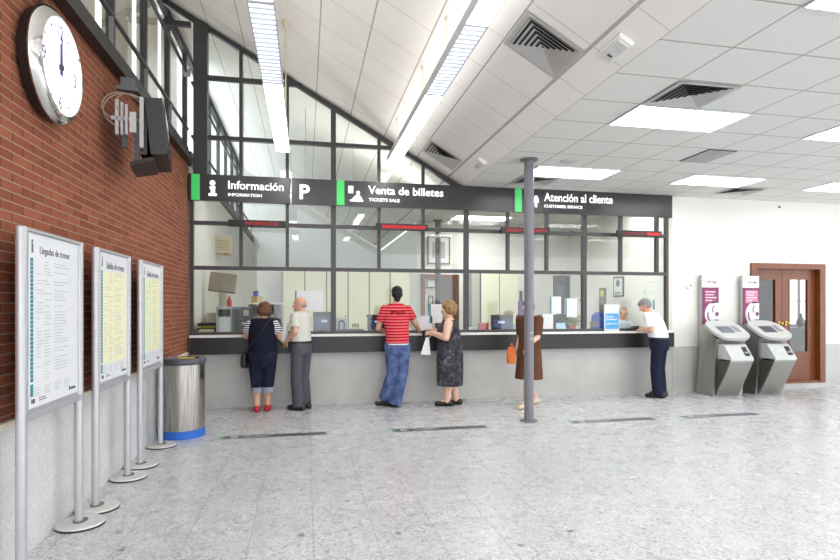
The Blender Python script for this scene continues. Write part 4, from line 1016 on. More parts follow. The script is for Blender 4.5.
mb.box(4.99, 5.14, y - .004, y - .002, 1.32, 1.335).box(4.99, 5.21, y - .004, y - .002, 1.20, 1.215).build('white_print', PAPER, k)
MB().box(4.98, 5.22, y + .02, y + .05, WT + .0005, 1.12).build('foot', PAPER, k)
k = thing('portfolio', 'black folder lying open on the worktop before the grey haired man', 'folder', (5.55, 8.52, WT))
mb = MB(); mb.loft([(5.53, 8.52, WT + .001, .17, .045, .05), (5.53, 8.52, WT + .03, .175, .045, .05), (5.56, 8.525, WT + .06, .13, .035, .05), (5.57, 8.53, WT + .085, .06, .015, .05)]); mb.build('cover', M('folder_black', (28, 28, 36), .6), k, smooth=True)
k = thing('black_screen', 'tall black display screen on a dark stand inside the office', 'screen', (5.17, 10.6, FO))
MB().box(5.0, 5.33, 10.5, 10.6, 1.67, 2.14).build('screen_case', BLACK, k, bevel=.006); MB().box(5.02, 5.31, 10.496, 10.5, 1.69, 2.12).build('screen', M('dark_screen'), k)
MB().box(5.10, 5.23, 10.54, 10.62, FO + .02, 1.70).build('column', BLACK, k); MB().prism([(4.98, 10.5, .6), (5.36, 10.5, .6), (5.36, 10.5, 1.33), (5.0, 10.5, 1.33)], (0, .12, 0)).build('lower_box', BLACK, k); MB().box(4.98, 5.36, 10.4, 10.8, FO + .0005, FO + .03).build('foot', BLACK, k)
MB().box(5.23, 5.25, 10.62, 10.64, 2.14, 2.2).ball((5.24, 10.6, 2.24), .06).build('camera', M('cam_grey', (150, 152, 150), .4), k, smooth=True)
k = thing('hanging_coat', 'purple coat hung at the end of the office cupboards', 'coat', (4.88, 11.98, 1.3))
mb = MB(); mb.loft([(4.88, 12.02, 1.28, .07, .05, 0), (4.88, 12.02, 1.5, .075, .05, 0), (4.88, 12.03, 1.62, .06, .045, 0), (4.88, 12.04, 1.66, .02, .02, 0)]); mb.build('cloth', mat_cloth('purple_cloth', (92, 72, 140)), k, smooth=True)
MB().box(4.855, 4.905, 11.99, 12.06, 1.62, 1.86).build('dark_hood', mat_cloth('dark_hood_cloth', (40, 38, 48)), k); MB().cyl((4.88, 12.0, 1.86), (4.88, YO, 1.88), .008, seg=8).build('hook', ALU, k)
def office_chair(x, y, label, col, rz, up=0.0):
    k = thing('office_chair', label, 'chair', (x, y, FO), rz)
    mb = MB(); mb.box(-.22, .22, -.2, .22, .36, .42); mb.build('seat', col, k, world=False, bevel=.02)
    mb = MB(); mb.loft([(0, -.24, .50, .20, .03, 0), (0, -.25, .75 + up, .22, .035, 0), (0, -.27, 1.0 + up, .20, .03, 0), (0, -.28, 1.06 + up, .12, .02, 0)]); mb.build('backrest', col, k, world=False, smooth=True)
    MB().cyl((0, 0, .08), (0, 0, .36), .03).box(-.03, .03, -.26, -.18, .33, .6).build('stem', BLACK, k, world=False)
    for i in range(5):
        a = 2 * PI * i / 5; MB().cyl((0, 0, .08), (.27 * math.cos(a), .27 * math.sin(a), .06), .02, .014, 8).ball((.27 * math.cos(a), .27 * math.sin(a), .03), .03).build('foot', BLACK, k, world=False)
BLUEC = mat_cloth('chair_blue', (44, 66, 150)); GREYC = mat_cloth('chair_grey', (70, 74, 82))
office_chair(5.36, 9.62, 'empty blue office chair behind the blue card', BLUEC, PI / 2 + .5, .2)
office_chair(5.93, 9.60, 'office chair under the clerk with glasses', GREYC, PI)
office_chair(3.72, 9.90, 'office chair under the clerk hidden by the blue screen', GREYC, PI)

# ------------------------------------------------------------------ people
SKIN = M('skin', (206, 158, 132), .55, vary=.05); SKINP = M('skin_pale', (222, 182, 160), .55, vary=.04)
V = Vector
def hand(mb, wr, d, n, thumb, s=1.0, curl=.5):
    """palm + five bent fingers; d towards the finger tips, n out of the palm, thumb = +1/-1 side"""
    d = V(d).normalized(); n = (V(n) - d * V(n).dot(d)).normalized(); sd = d.cross(n) * thumb; wr = V(wr)
    for k in (-.026, -.009, .009, .026): mb.capsule(wr + sd * k * .7 * s, wr + d * .085 * s + sd * k * s, .013 * s, .0125 * s, seg=8)
    for k, L in ((.030, .072), (.010, .082), (-.010, .076), (-.030, .060)):
        a = wr + d * .088 * s + sd * k * s; fd = (d + sd * k * 4).normalized()
        b = a + (fd + n * curl * .5).normalized() * L * .55 * s; e = b + (fd + n * curl * 1.6).normalized() * L * .45 * s
        mb.capsule(a, b, .0088 * s, .008 * s, seg=8).capsule(b, e, .008 * s, .0065 * s, seg=8)
    a = wr + d * .02 * s + sd * .028 * s; b = a + (d * .6 + sd * .8 + n * .25).normalized() * .045 * s; e = b + (d + sd * .2 + n * .4).normalized() * .032 * s
    mb.capsule(a, b, .0125 * s, .010 * s, seg=8).capsule(b, e, .010 * s, .008 * s, seg=8)

def head(mb, c, yaw, pitch, neck, s=1.0, wide=1.0):
    c = V(c); m = Euler((pitch, 0, yaw), 'XYZ').to_matrix() if False else (Matrix.Rotation(yaw, 3, 'Z') @ Matrix.Rotation(pitch, 3, 'X'))
    T = lambda x, y, z: c + m @ V((x, y, z)) * s
    mb.ball(c + m @ V((0, -.008, .015)) * s, (.074 * wide * s, .092 * s, .092 * s), m)
    mb.ball(T(0, .022, -.05), (.056 * wide * s, .064 * s, .066 * s), m)
    mb.ball(T(0, .072, -.088), (.022 * s, .018 * s, .018 * s), m)                       # chin
    mb.capsule(T(0, .082, .012), T(0, .104, -.03), .008 * s, .013 * s, seg=8)           # nose
    for q in (-1, 1):
        mb.ball(T(q * .03, .077, .022), (.022 * s, .012 * s, .009 * s), m)               # brow
        mb.ball(T(q * .038, .066, -.022), (.02 * s, .018 * s, .02 * s), m)               # cheek
        mb.ball(T(q * .077 * wide, -.012, -.01), (.008 * s, .02 * s, .03 * s), m)        # ear
        mb.ball(T(q * .012, .083, -.058), (.016 * s, .009 * s, .007 * s), m)             # lips
    mb.capsule(neck, T(0, -.018, -.07), .056 * s, .052 * s)
    return T, m

def face_bits(T, m, root, s=1.0):
    for q in (-1, 1):
        e = MB(); e.ball(T(q * .031, .078, .004), .0115 * s); o = e.build('eye', M('eye_white', (236, 232, 226), .3, vary=0), root, world=False, smooth=True)
        e = MB(); e.ball(T(q * .031, .0868, .004), .0048 * s); e.build('iris', M('iris_dark', (60, 44, 34), .3, vary=0), o, world=False, smooth=True)
    e = MB(); e.ball(T(0, .0885, -.058), (.021 * s, .005 * s, .004 * s), m); e.build('mouth', M('mouth_line', (150, 84, 78), .5, vary=0), root, world=False, smooth=True)

def limb(mb, pts, rad, flat=False):
    for i in range(len(pts) - 1): mb.capsule(pts[i], pts[i+1], rad[i], rad[i+1], flat and i == len(pts) - 2)
def sleeve(mb, a, b, ra, rb):
    """tube that ends in a clean hem at b"""
    mb.ball(a, ra).cyl(a, b, ra, rb, 18)
def foot(mb, an, toe, r=.038):
    an, toe = V(an), V(toe); d = (toe - an); d.z = 0; d.normalize(); heel = an - d * .045; heel.z = r * .9
    mb.capsule(heel, an + V((0, 0, .02)), r * .95, r * .9); mb.capsule(heel, toe, r * .95, r * .75); mb.capsule(an, toe, r * .9, r * .7)
def shoe(root, an, toe, mat, low=False, name='shoe', sole=None):
    an, toe = V(an), V(toe); d = V((toe.x - an.x, toe.y - an.y, 0)).normalized(); mb = MB()
    heel = V((an.x, an.y, 0)) - d * .055
    top = .052 if low else .075
    mb.capsule(heel + V((0, 0, .042)), heel + V((0, 0, top)), .045, .042); mb.capsule(heel + V((0, 0, .038)), V((toe.x, toe.y, .034)), .044, .038)
    mb.capsule(V((an.x, an.y, top)) if not low else heel + V((0, 0, .05)), V((toe.x, toe.y, .04)) - d * .05, .042, .038)
    bm = mb.bm
    for v in bm.verts: v.co.z = max(v.co.z, .0)
    o = remeshed(mb, name, mat, root, .008, 2); return o

class P: pass
def figure(name, label, loc, rz, p, skin=SKIN, wide=1.0, group=None):
    root = thing(name, label, 'person', loc, rz)
    mb = MB()
    k = .93
    mb.loft([(x, y, z, rx_ * k, ry * k, 0) for x, y, z, rx_, ry in p.spine])
    for s in (0, 1):
        sh, el, wr = p.sh[s], p.el[s], p.wr[s]; a = p.arm
        limb(mb, [sh, el, wr], [.052 * a, .041 * a, .029 * a])
        hand(mb, wr, p.hd[s], p.hn[s], (1 if s == 0 else -1) * getattr(p, 'tsign', 1), p.hs, getattr(p, 'curl', .5))
        hip, kn, an, toe = p.hip[s], p.kn[s], p.an[s], p.toe[s]; g = p.leg
        limb(mb, [hip, kn, an], [.085 * g, .056 * g, .036 * g])
        mid = V(kn).lerp(V(an), .3); mb.ball(mid + V((0, -.012, 0)), (.05 * g, .055 * g, .10))
        foot(mb, an, toe, .036)
    T, m = head(mb, p.head, p.yaw, p.pitch, p.neck, p.heads, wide)
    remeshed(mb, 'body', skin, root, .0055, 3)
    face_bits(T, m, root, p.heads)
    root_info = P(); root_info.o, root_info.T, root_info.m = root, T, m
    return root_info

def garment(root, mb, name, mat, voxel=.008, it=3): return remeshed(mb, name, mat, root, voxel, it)
def torso(mb, spine, z0, z1, grow=.012):
    """inflate the spine sections between z0 and z1"""
    secs = []; S = spine
    def at(z):
        for a, b in zip(S[:-1], S[1:]):
            if a[2] <= z <= b[2]:
                t = (z - a[2]) / (b[2] - a[2]); return tuple(a[i] + (b[i] - a[i]) * t for i in range(5))
        return S[0] if z < S[0][2] else S[-1]
    zz = [z0] + [q[2] for q in S if z0 + .01 < q[2] < z1 - .01] + [z1]
    for z in zz:
        x, y, _, a, b = at(z); secs.append((x, y, z, a + grow, b + grow, 0))
    mb.loft(secs)
def hair_cap(T, m, root, mat, parts, s=1.0, name='hair', voxel=.008, curls=0):
    mb = MB()
    for (x, y, z, a, b, c) in parts: mb.ball(T(x, y, z), (a * s, b * s, c * s), m)
    rnd = random.Random(2)
    for i in range(curls):
        x, y, z, a, b, c = parts[i % len(parts)]; d = V((rnd.gauss(0, 1), rnd.gauss(-.6, 1), rnd.gauss(.2, 1))).normalized()
        if d.y > .35: continue
        mb.ball(T(x + d.x * a * .95, y + d.y * b * .95, z + d.z * c * .95), .019 * s)
    o = remeshed(mb, name, mat, root, voxel, 2); return o
def hair_mat(name, a, b):
    if name in bpy.data.materials: return bpy.data.materials[name]
    t = NT(name); _, O = t.obj(); mp = t.new('ShaderNodeMapping'); t.l.new(O, mp.inputs[0]); mp.inputs['Scale'].default_value = (40, 40, 9)
    f = t.noise(mp.outputs[0], 2.0, 4.0, .7); t.bump(f, .02, .7)
    return t.set(t.ramp(f, [(0.3, rgb(*a)), (0.7, rgb(*b))]), .6, spec=.3)
BACKHAIR = [(0, -.03, .03, .085, .09, .088), (0, -.05, -.01, .082, .07, .075)]

# --- woman in navy
p = P(); p.arm, p.leg, p.hs, p.heads = 1.12, 1.1, .92, .97
p.spine = [(0, 0, .64, .15, .12), (0, 0, .76, .195, .15), (0, 0, .88, .19, .155), (0, .005, 1.02, .178, .145), (0, .015, 1.14, .185, .145), (0, .02, 1.24, .19, .115), (0, .02, 1.31, .145, .085), (0, .02, 1.34, .07, .06)]
p.sh = [(-.155, .02, 1.262), (.155, .02, 1.262)]; p.el = [(-.235, .07, 1.075), (.245, .0, 1.06)]; p.wr = [(-.17, .27, 1.118), (.285, .165, 1.05)]
p.hd = [(.5, 1, -.1), (.15, .35, -.8)]; p.hn = [(0, 0, -1), (-1, 0, 0)]
p.hip = [(-.09, 0, .72), (.09, 0, .72)]; p.kn = [(-.078, .015, .42), (.075, .015, .42)]; p.an = [(-.075, -.02, .07), (.07, .03, .07)]; p.toe = [(-.085, .125, .03), (.085, .175, .03)]
p.head, p.yaw, p.pitch, p.neck = (.03, .03, 1.45), R(-6), R(-8), (.01, .02, 1.32)
g = figure('person', 'person in navy top with striped sleeves and cropped jeans leaning on the counter', (-.605, 8.22, 0), 0, p)
mb = MB(); torso(mb, p.spine, .86, 1.335, .014); NAVY = mat_cloth('navy_cotton', (24, 26, 44))
[mb.ball(V(p.sh[s]) + V((-.02 if s else .02, 0, .006)), .066) for s in (0, 1)]; garment(g.o, mb, 'top', NAVY)
STR = mat_stripes('navy_white_stripes', (30, 32, 50), (226, 228, 232), .03, .016)
for s in (0, 1):
    mb = MB(); e = V(p.sh[s]).lerp(V(p.el[s]), .72); sleeve(mb, V(p.sh[s]).lerp(V(p.el[s]), .06), e, .070, .080); garment(g.o, mb, 'sleeve', STR, .007, 2)['label'] = 'short sleeve striped navy and white'
DEN = mat_denim('dark_denim', (22, 25, 42), (40, 44, 66)); mb = MB()
mb.loft([(0, 0, .62, .12, .10, 0), (0, 0, .68, .19, .15, 0), (0, 0, .78, .208, .165, 0), (0, 0, .88, .2, .165, 0)])
for s in (0, 1): limb(mb, [p.hip[s], p.kn[s]], [.112, .09]); mb.cyl(p.kn[s], (p.kn[s][0] * .98, 0, .33), .09, .08, 18)
garment(g.o, mb, 'cropped_jeans', DEN)
for s in (0, 1):
    x = p.kn[s][0] * .975; mb = MB().cyl((x, -.002, .27), (x, 0, .345), .082, .084, 20); garment(g.o, mb, 'turned_cuff', mat_denim('pale_denim_cuff', (128, 136, 152), (160, 168, 182)) if s == 0 else bpy.data.materials['pale_denim_cuff'], .007, 1)
REDSHOE = M('red_shoe', (176, 22, 34), .4)
for s in (0, 1): shoe(g.o, p.an[s], p.toe[s], REDSHOE, True)
hair_cap(g.T, g.m, g.o, hair_mat('brown_hair', (76, 52, 36), (122, 88, 60)), [(0, -.02, .035, .095, .1, .092), (0, -.045, -.01, .108, .085, .085), (0, -.04, -.05, .098, .075, .05), (.07, 0, -.02, .035, .06, .07), (-.07, 0, -.02, .035, .06, .07)], .97, curls=60)
MB().cyl((.275, .14, 1.055), (.282, .158, 1.051), .034, seg=16).build('watch', BLACK, g.o, world=False, smooth=True)
bag = thing('shoulder_bag', 'black shoulder bag hanging at the navy dressed woman\'s hip', 'bag', (-.86, 8.24, .62))
mb = MB(); mb.loft([(-.855, 8.24, .63, .045, .10, 0), (-.86, 8.24, .66, .055, .12, 0), (-.855, 8.24, .80, .045, .11, 0), (-.85, 8.24, .83, .025, .09, 0)]); mb.build('pouch', M('bag_black', (24, 24, 28), .5), bag, smooth=True)
pts = []
for i in range(17):
    t = i / 16; pts.append((-.85 + .36 * t, 8.06 - .015 * math.sin(PI * t) + (.10 * (1 - t) ** 3) + .13 * max(0, t - .8) * 3, .82 + .50 * t))
MB().tube(pts, .008, 6).build('strap', M('bag_black'), bag, smooth=True)

# --- bald man
p = P(); p.arm, p.leg, p.hs, p.heads = 1.0, 1.0, 1.0, 1.0
p.spine = [(0, 0, .80, .14, .11), (0, 0, .90, .16, .125), (0, .01, 1.0, .16, .13), (0, .02, 1.12, .162, .125), (0, .01, 1.25, .168, .118), (0, 0, 1.35, .158, .10), (0, 0, 1.41, .12, .08), (0, 0, 1.44, .07, .06)]
p.sh = [(-.16, 0, 1.36), (.16, 0, 1.36)]; p.el = [(-.215, -.06, 1.13), (.2, .04, 1.13)]; p.wr = [(-.195, .11, 1.005), (.12, .25, 1.10)]
p.hd = [(.25, .7, -.5), (-.3, 1, -.1)]; p.hn = [(1, 0, -.2), (0, 0, -1)]
p.hip = [(-.085, 0, .86), (.085, 0, .86)]; p.kn = [(-.09, .02, .47), (.09, .03, .47)]; p.an = [(-.085, -.03, .08), (.085, -.02, .08)]; p.toe = [(-.11, .13, .03), (.11, .15, .03)]
p.head, p.yaw, p.pitch, p.neck = (0, .03, 1.535), R(22), R(-4), (0, 0, 1.42)
g = figure('person', 'bald person in white short sleeved shirt and grey trousers with hand on hip', (-.06, 8.25, 0), R(52), p)
mb = MB(); torso(mb, p.spine, .965, 1.435, .012)
SHIRT = mat_stripes('white_fine_check_shirt', (206, 206, 198), (182, 184, 178), .022, .005, 0)
for s in (0, 1): sleeve(mb, p.sh[s], V(p.sh[s]).lerp(V(p.el[s]), .68), .064, .068)
garment(g.o, mb, 'shirt', SHIRT)
GREYT = mat_cloth('grey_trouser_cloth', (82, 82, 90)); mb = MB()
mb.loft([(0, 0, .80, .165, .14, 0), (0, 0, .90, .178, .145, 0), (0, .01, .99, .172, .142, 0)])
for s in (0, 1): limb(mb, [p.hip[s], p.kn[s]], [.10, .082]); mb.cyl(p.kn[s], (p.an[s][0], p.an[s][1] + .01, .05), .082, .085, 18)
garment(g.o, mb, 'trousers', GREYT)
mb = MB(); mb.loft([(0, .01, .97, .176, .146, 0), (0, .01, 1.0, .176, .146, 0)]); mb.build('belt', M('belt_black', (24, 22, 22), .4), g.o, world=False, smooth=True)
BSHOE = M('black_leather', (22, 22, 24), .3)
for s in (0, 1): shoe(g.o, p.an[s], p.toe[s], BSHOE)
hair_cap(g.T, g.m, g.o, hair_mat('grey_fringe_hair', (150, 132, 116), (186, 170, 154)), [(0, -.062, -.025, .064, .042, .034), (.066, -.02, -.005, .016, .04, .026), (-.066, -.02, -.005, .016, .04, .026)], 1.0)
bag = thing('plastic_bag', 'crumpled white plastic bag between the woman in navy and the bald man', 'bag', (-.33, 8.22, 1.0))
mb = MB(); mb.loft([(-.31, 8.24, .98, .03, .05, .3), (-.31, 8.24, 1.02, .06, .07, .3), (-.30, 8.25, 1.12, .055, .06, .2), (-.29, 8.26, 1.2, .04, .045, 0), (-.28, 8.27, 1.25, .02, .02, 0)]); mb.build('pouch', M('bag_white', (214, 216, 218), .45, vary=.06), bag, smooth=True)
MB().tube([(-.285, 8.265, 1.23), (-.24, 8.30, 1.27), (-.20, 8.36, 1.22), (-.21, 8.42, 1.12)], .008, 6).build('handle', M('bag_white'), bag, smooth=True)

# --- man in red stripes
p = P(); p.arm, p.leg, p.hs, p.heads = 1.05, 1.02, 1.02, 1.0
p.spine = [(0, -.06, .84, .15, .11), (0, -.06, .94, .165, .12), (0, -.045, 1.06, .16, .115), (0, 0, 1.2, .175, .12), (0, .035, 1.33, .187, .125), (0, .06, 1.45, .178, .105), (0, .07, 1.52, .13, .08), (0, .075, 1.56, .07, .06)]
p.sh = [(-.18, .06, 1.46), (.18, .06, 1.46)]; p.el = [(-.27, .09, 1.17), (.30, .13, 1.24)]; p.wr = [(-.165, .27, 1.12), (.40, .26, 1.125)]
p.hd = [(.6, 1, 0), (.7, .6, -.05)]; p.hn = [(0, 0, -1), (0, 0, -1)]
p.hip = [(-.085, -.06, .91), (.085, -.06, .91)]; p.kn = [(-.06, .0, .5), (.075, -.03, .5)]; p.an = [(-.17, .10, .12), (-.04, -.03, .08)]; p.toe = [(-.28, .14, .035), (-.07, .13, .03)]
p.head, p.yaw, p.pitch, p.neck = (.02, .11, 1.685), R(-4), R(-14), (0, .075, 1.53)
g = figure('person', 'dark haired person in red striped shirt and jeans leaning on the counter', (1.345, 8.2, 0), 0, p)
def mat_red():
    t = NT('red_white_stripes'); q, O = t.obj()
    wob = t.math('MULTIPLY', t.math('SUBTRACT', t.noise(O, 4.0), 0.5), 0.012)
    col = t.mix(t.line(t.math('ADD', q[2], wob), .01, .044, .009), rgb(188, 22, 42), rgb(226, 150, 156))
    inx = t.math('LESS_THAN', t.math('ABSOLUTE', q[0]), .115); inz = t.math('LESS_THAN', t.math('ABSOLUTE', t.math('SUBTRACT', q[2], 1.405)), .032)
    bars = t.math('GREATER_THAN', t.noise(t.comb(t.math('MULTIPLY', q[0], 60.0), 0.0, t.math('MULTIPLY', q[2], 12.0)), 1.0, 1.0), .46)
    back = t.math('LESS_THAN', q[1], 0.02)
    f = t.math('MULTIPLY', t.math('MULTIPLY', inx, inz), t.math('MULTIPLY', bars, back))
    return t.set(t.mix(f, col, rgb(110, 14, 34)), .85, spec=.2)
RSTR = mat_red()
mb = MB(); torso(mb, p.spine, .95, 1.545, .014)
for s in (0, 1): sleeve(mb, p.sh[s], V(p.sh[s]).lerp(V(p.el[s]), .66), .064, .072)
garment(g.o, mb, 'striped_shirt', RSTR)
JEAN = mat_denim('blue_denim', (52, 70, 118), (112, 130, 172)); mb = MB()
mb.loft([(0, -.06, .80, .178, .14, 0), (0, -.06, .88, .186, .145, 0), (0, -.06, .95, .178, .136, 0)])
for s in (0, 1):
    limb(mb, [p.hip[s], p.kn[s]], [.112, .092]); a = V(p.an[s]); mb.cyl(p.kn[s], (a.x, a.y, .035 if s else .10), .092, .098, 18)
garment(g.o, mb, 'jeans', JEAN)
mb = MB(); mb.loft([(0, -.06, .935, .184, .142, 0), (0, -.06, .952, .184, .142, 0)]); mb.build('undershirt_hem', PAPER, g.o, world=False, smooth=True)
for s in (0, 1): shoe(g.o, p.an[s], p.toe[s], M('dark_trainer', (34, 38, 52), .5))
hair_cap(g.T, g.m, g.o, hair_mat('black_hair', (18, 16, 18), (44, 40, 42)), [(0, -.015, .045, .088, .104, .085), (0, -.05, -.005, .085, .07, .085), (0, -.055, -.075, .05, .03, .06)], 1.0)

# --- woman in grey dress
p = P(); p.arm, p.leg, p.hs, p.heads = 1.32, 1.36, .92, .98
p.spine = [(0, 0, .62, .17, .15), (0, 0, .76, .205, .185), (0, 0, .88, .195, .18), (0, .005, 1.0, .178, .165), (0, .025, 1.12, .182, .168), (0, .015, 1.21, .182, .13), (0, .01, 1.29, .14, .09), (0, .01, 1.33, .07, .06)]
p.sh = [(-.175, .0, 1.245), (.175, .0, 1.245)]; p.el = [(-.225, .03, 1.04), (.225, .05, 1.04)]; p.wr = [(-.11, .25, 1.10), (.12, .27, 1.13)]
p.hd = [(.35, 1, .0), (-.35, 1, 0)]; p.hn = [(1, 0, -.2), (-1, 0, -.2)]
p.hip = [(-.09, 0, .72), (.09, 0, .72)]; p.kn = [(-.085, .02, .40), (.085, -.02, .40)]; p.an = [(-.08, .03, .08), (.08, -.09, .08)]; p.toe = [(-.09, .19, .03), (.10, .06, .03)]
p.head, p.yaw, p.pitch, p.neck = (0, .035, 1.455), R(5), R(-6), (0, .01, 1.32)
g = figure('person', 'person in dark grey patterned sleeveless dress standing sideways at the counter', (2.15, 8.13, 0), R(68), p, SKINP)
mb = MB(); FLOR = mat_floral()
mb.loft([(0, 0, .305, .215, .20, 0), (0, 0, .5, .225, .205, 0), (0, 0, .68, .225, .205, 0), (0, 0, .8, .22, .2, 0)]); torso(mb, p.spine, .76, 1.30, .014)
garment(g.o, mb, 'dress', FLOR)
for s in (0, 1): shoe(g.o, p.an[s], p.toe[s], BSHOE, True)
hair_cap(g.T, g.m, g.o, hair_mat('blond_brown_hair', (122, 92, 58), (178, 146, 104)), [(0, -.03, .04, .098, .10, .092), (0, -.06, -.005, .105, .08, .09), (0, -.055, -.05, .085, .06, .05), (.06, .02, .06, .045, .06, .045), (-.06, .02, .06, .045, .06, .045), (.075, -.02, .0, .04, .06, .065), (-.075, -.02, .0, .04, .06, .065), (0, -.03, .075, .09, .09, .07), (0, -.09, .03, .08, .06, .07)], 1.0, curls=150)
rz = R(68)
def loc_w(x, y, z): return V((2.15 + x * math.cos(rz) - y * math.sin(rz), 8.13 + x * math.sin(rz) + y * math.cos(rz), z))
q = loc_w(-.01, .36, 1.05)
bag = thing('coin_purse', 'small black purse held by the woman in the grey dress', 'purse', q)
mb = MB(); mb.loft([(q.x, q.y, 1.02, .05, .03, .2), (q.x, q.y, 1.06, .07, .04, .2), (q.x, q.y, 1.13, .06, .03, .2), (q.x, q.y, 1.145, .03, .015, .2)]); mb.build('pouch', M('purse_black', (20, 20, 24), .4), bag, smooth=True)
MB().box(q.x - .05, q.x + .05, q.y - .012, q.y + .012, 1.142, 1.155).build('clasp', ALU, bag)
q = loc_w(-.06, .36, .8)
bag = thing('paper_bag', 'white tapering bag dangling below the black purse', 'bag', q)
mb = MB(); mb.prism([(q.x - .085, q.y - .012, .775), (q.x + .07, q.y - .012, .76), (q.x + .045, q.y - .008, 1.03), (q.x - .0, q.y - .008, 1.035)], (.01, .028, 0)); mb.build('pouch', M('bag_bright', (240, 240, 240), .5), bag, bevel=.004)

# --- figure in brown behind the pole
p = P(); p.arm, p.leg, p.hs, p.heads = 1.0, 1.0, .95, 1.0
p.spine = [(0, 0, .78, .15, .12), (0, 0, .90, .175, .135), (0, 0, 1.04, .165, .12), (0, .01, 1.18, .165, .125), (0, 0, 1.30, .178, .115), (0, 0, 1.40, .15, .085), (0, 0, 1.45, .07, .06)]
p.sh = [(-.175, 0, 1.37), (.175, 0, 1.37)]; p.el = [(-.21, .09, 1.10), (.21, -.06, 1.10)]; p.wr = [(-.18, .28, .99), (.2, .05, .90)]
p.hd = [(.1, .6, -1), (0, .3, -1)]; p.hn = [(1, 0, 0), (-1, 0, 0)]
p.hip = [(-.085, 0, .84), (.085, 0, .84)]; p.kn = [(-.08, .17, .46), (.08, -.02, .45)]; p.an = [(-.07, .22, .08), (.07, -.26, .11)]; p.toe = [(-.08, .37, .03), (.08, -.12, .03)]
p.head, p.yaw, p.pitch, p.neck = (0, .04, 1.56), 0, 0, (0, 0, 1.43)
g = figure('person', 'person in brown dress walking behind the round pole with orange bag', (3.30, 7.80, 0), R(122), p, SKINP)
g.o.scale = (.97, .97, .955)
BRN = mat_cloth('brown_cloth', (96, 64, 48)); mb = MB()
mb.loft([(0, .02, .44, .225, .20, 0), (0, .01, .62, .215, .18, 0), (0, 0, .82, .198, .155, 0), (0, 0, .92, .192, .15, 0)]); torso(mb, p.spine, .86, 1.43, .014)
for s in (0, 1): sleeve(mb, p.sh[s], V(p.sh[s]).lerp(V(p.el[s]), .9), .072, .07)
garment(g.o, mb, 'dress', BRN)
for s in (0, 1): shoe(g.o, p.an[s], p.toe[s], M('sandal_beige', (206, 186, 164), .5), True, 'sandal')
hair_cap(g.T, g.m, g.o, hair_mat('dull_brown_hair', (90, 78, 62), (132, 118, 98)), BACKHAIR + [(0, .01, .055, .08, .08, .06)], 1.0)
bag = thing('orange_bag', 'orange bag carried by the person in brown left of the pole', 'bag', (2.98, 7.71, .68))
mb = MB(); mb.loft([(2.975, 7.71, .66, .07, .05, .5), (2.975, 7.71, .70, .085, .06, .5), (2.975, 7.71, .86, .075, .05, .5), (2.975, 7.71, .90, .05, .03, .5)]); mb.build('pouch', mat_cloth('orange_cloth', (206, 112, 62)), bag, smooth=True)
MB().tube([(2.95, 7.70, .88), (2.985, 7.71, .96), (3.02, 7.72, .88)], .007, 6).build('handle', bpy.data.materials['orange_cloth'], bag, smooth=True)

# --- grey haired man on the right
p = P(); p.arm, p.leg, p.hs, p.heads = 1.02, 1.05, 1.0, 1.0
p.spine = [(0, -.03, .80, .15, .12), (0, -.03, .92, .168, .13), (0, -.01, 1.02, .172, .14), (0, .025, 1.14, .178, .145), (0, .06, 1.25, .186, .14), (0, .10, 1.345, .17, .115), (0, .135, 1.395, .12, .085), (0, .165, 1.425, .07, .06)]
p.sh = [(-.17, .09, 1.33), (.17, .09, 1.33)]; p.el = [(-.24, .03, 1.11), (.2, .2, 1.125)]; p.wr = [(-.14, .20, 1.115), (.10, .40, 1.12)]
p.hd = [(.9, 1, 0), (-.1, 1, 0)]; p.hn = [(0, 0, -1), (0, 0, -1)]
p.hip = [(-.085, -.03, .86), (.085, -.03, .86)]; p.kn = [(-.09, .0, .47), (.09, .0, .47)]; p.an = [(-.09, -.05, .08), (.09, -.04, .08)]; p.toe = [(-.12, .13, .03), (.12, .14, .03)]
p.head, p.yaw, p.pitch, p.neck = (.0, .21, 1.515), R(14), R(-34), (0, .165, 1.41)
g = figure('person', 'grey haired person in white shirt and navy trousers bending over the counter', (5.715, 8.16, 0), R(38), p)
mb = MB(); torso(mb, p.spine, .965, 1.405, .016)
for s in (0, 1): sleeve(mb, p.sh[s], V(p.sh[s]).lerp(V(p.el[s]), .8), .076, .078)
garment(g.o, mb, 'shirt', mat_cloth('white_shirt_cloth', (240, 240, 242), .03))
NT_ = mat_cloth('navy_trouser_cloth', (30, 34, 54)); mb = MB()
mb.loft([(0, -.03, .78, .17, .145, 0), (0, -.03, .9, .185, .155, 0), (0, -.02, .985, .184, .154, 0)])
for s in (0, 1): limb(mb, [p.hip[s], p.kn[s]], [.106, .09]); mb.cyl(p.kn[s], (p.an[s][0], p.an[s][1] + .01, .05), .09, .092, 18)
garment(g.o, mb, 'trousers', NT_)
mb = MB(); mb.loft([(0, -.02, .965, .190, .160, 0), (0, -.02, .995, .190, .160, 0)]); mb.build('belt', M('belt_black'), g.o, world=False, smooth=True)
for s in (0, 1): shoe(g.o, p.an[s], p.toe[s], BSHOE)
hair_cap(g.T, g.m, g.o, hair_mat('grey_hair', (104, 104, 108), (166, 166, 168)), BACKHAIR + [(0, .005, .06, .08, .085, .055)], 1.0)

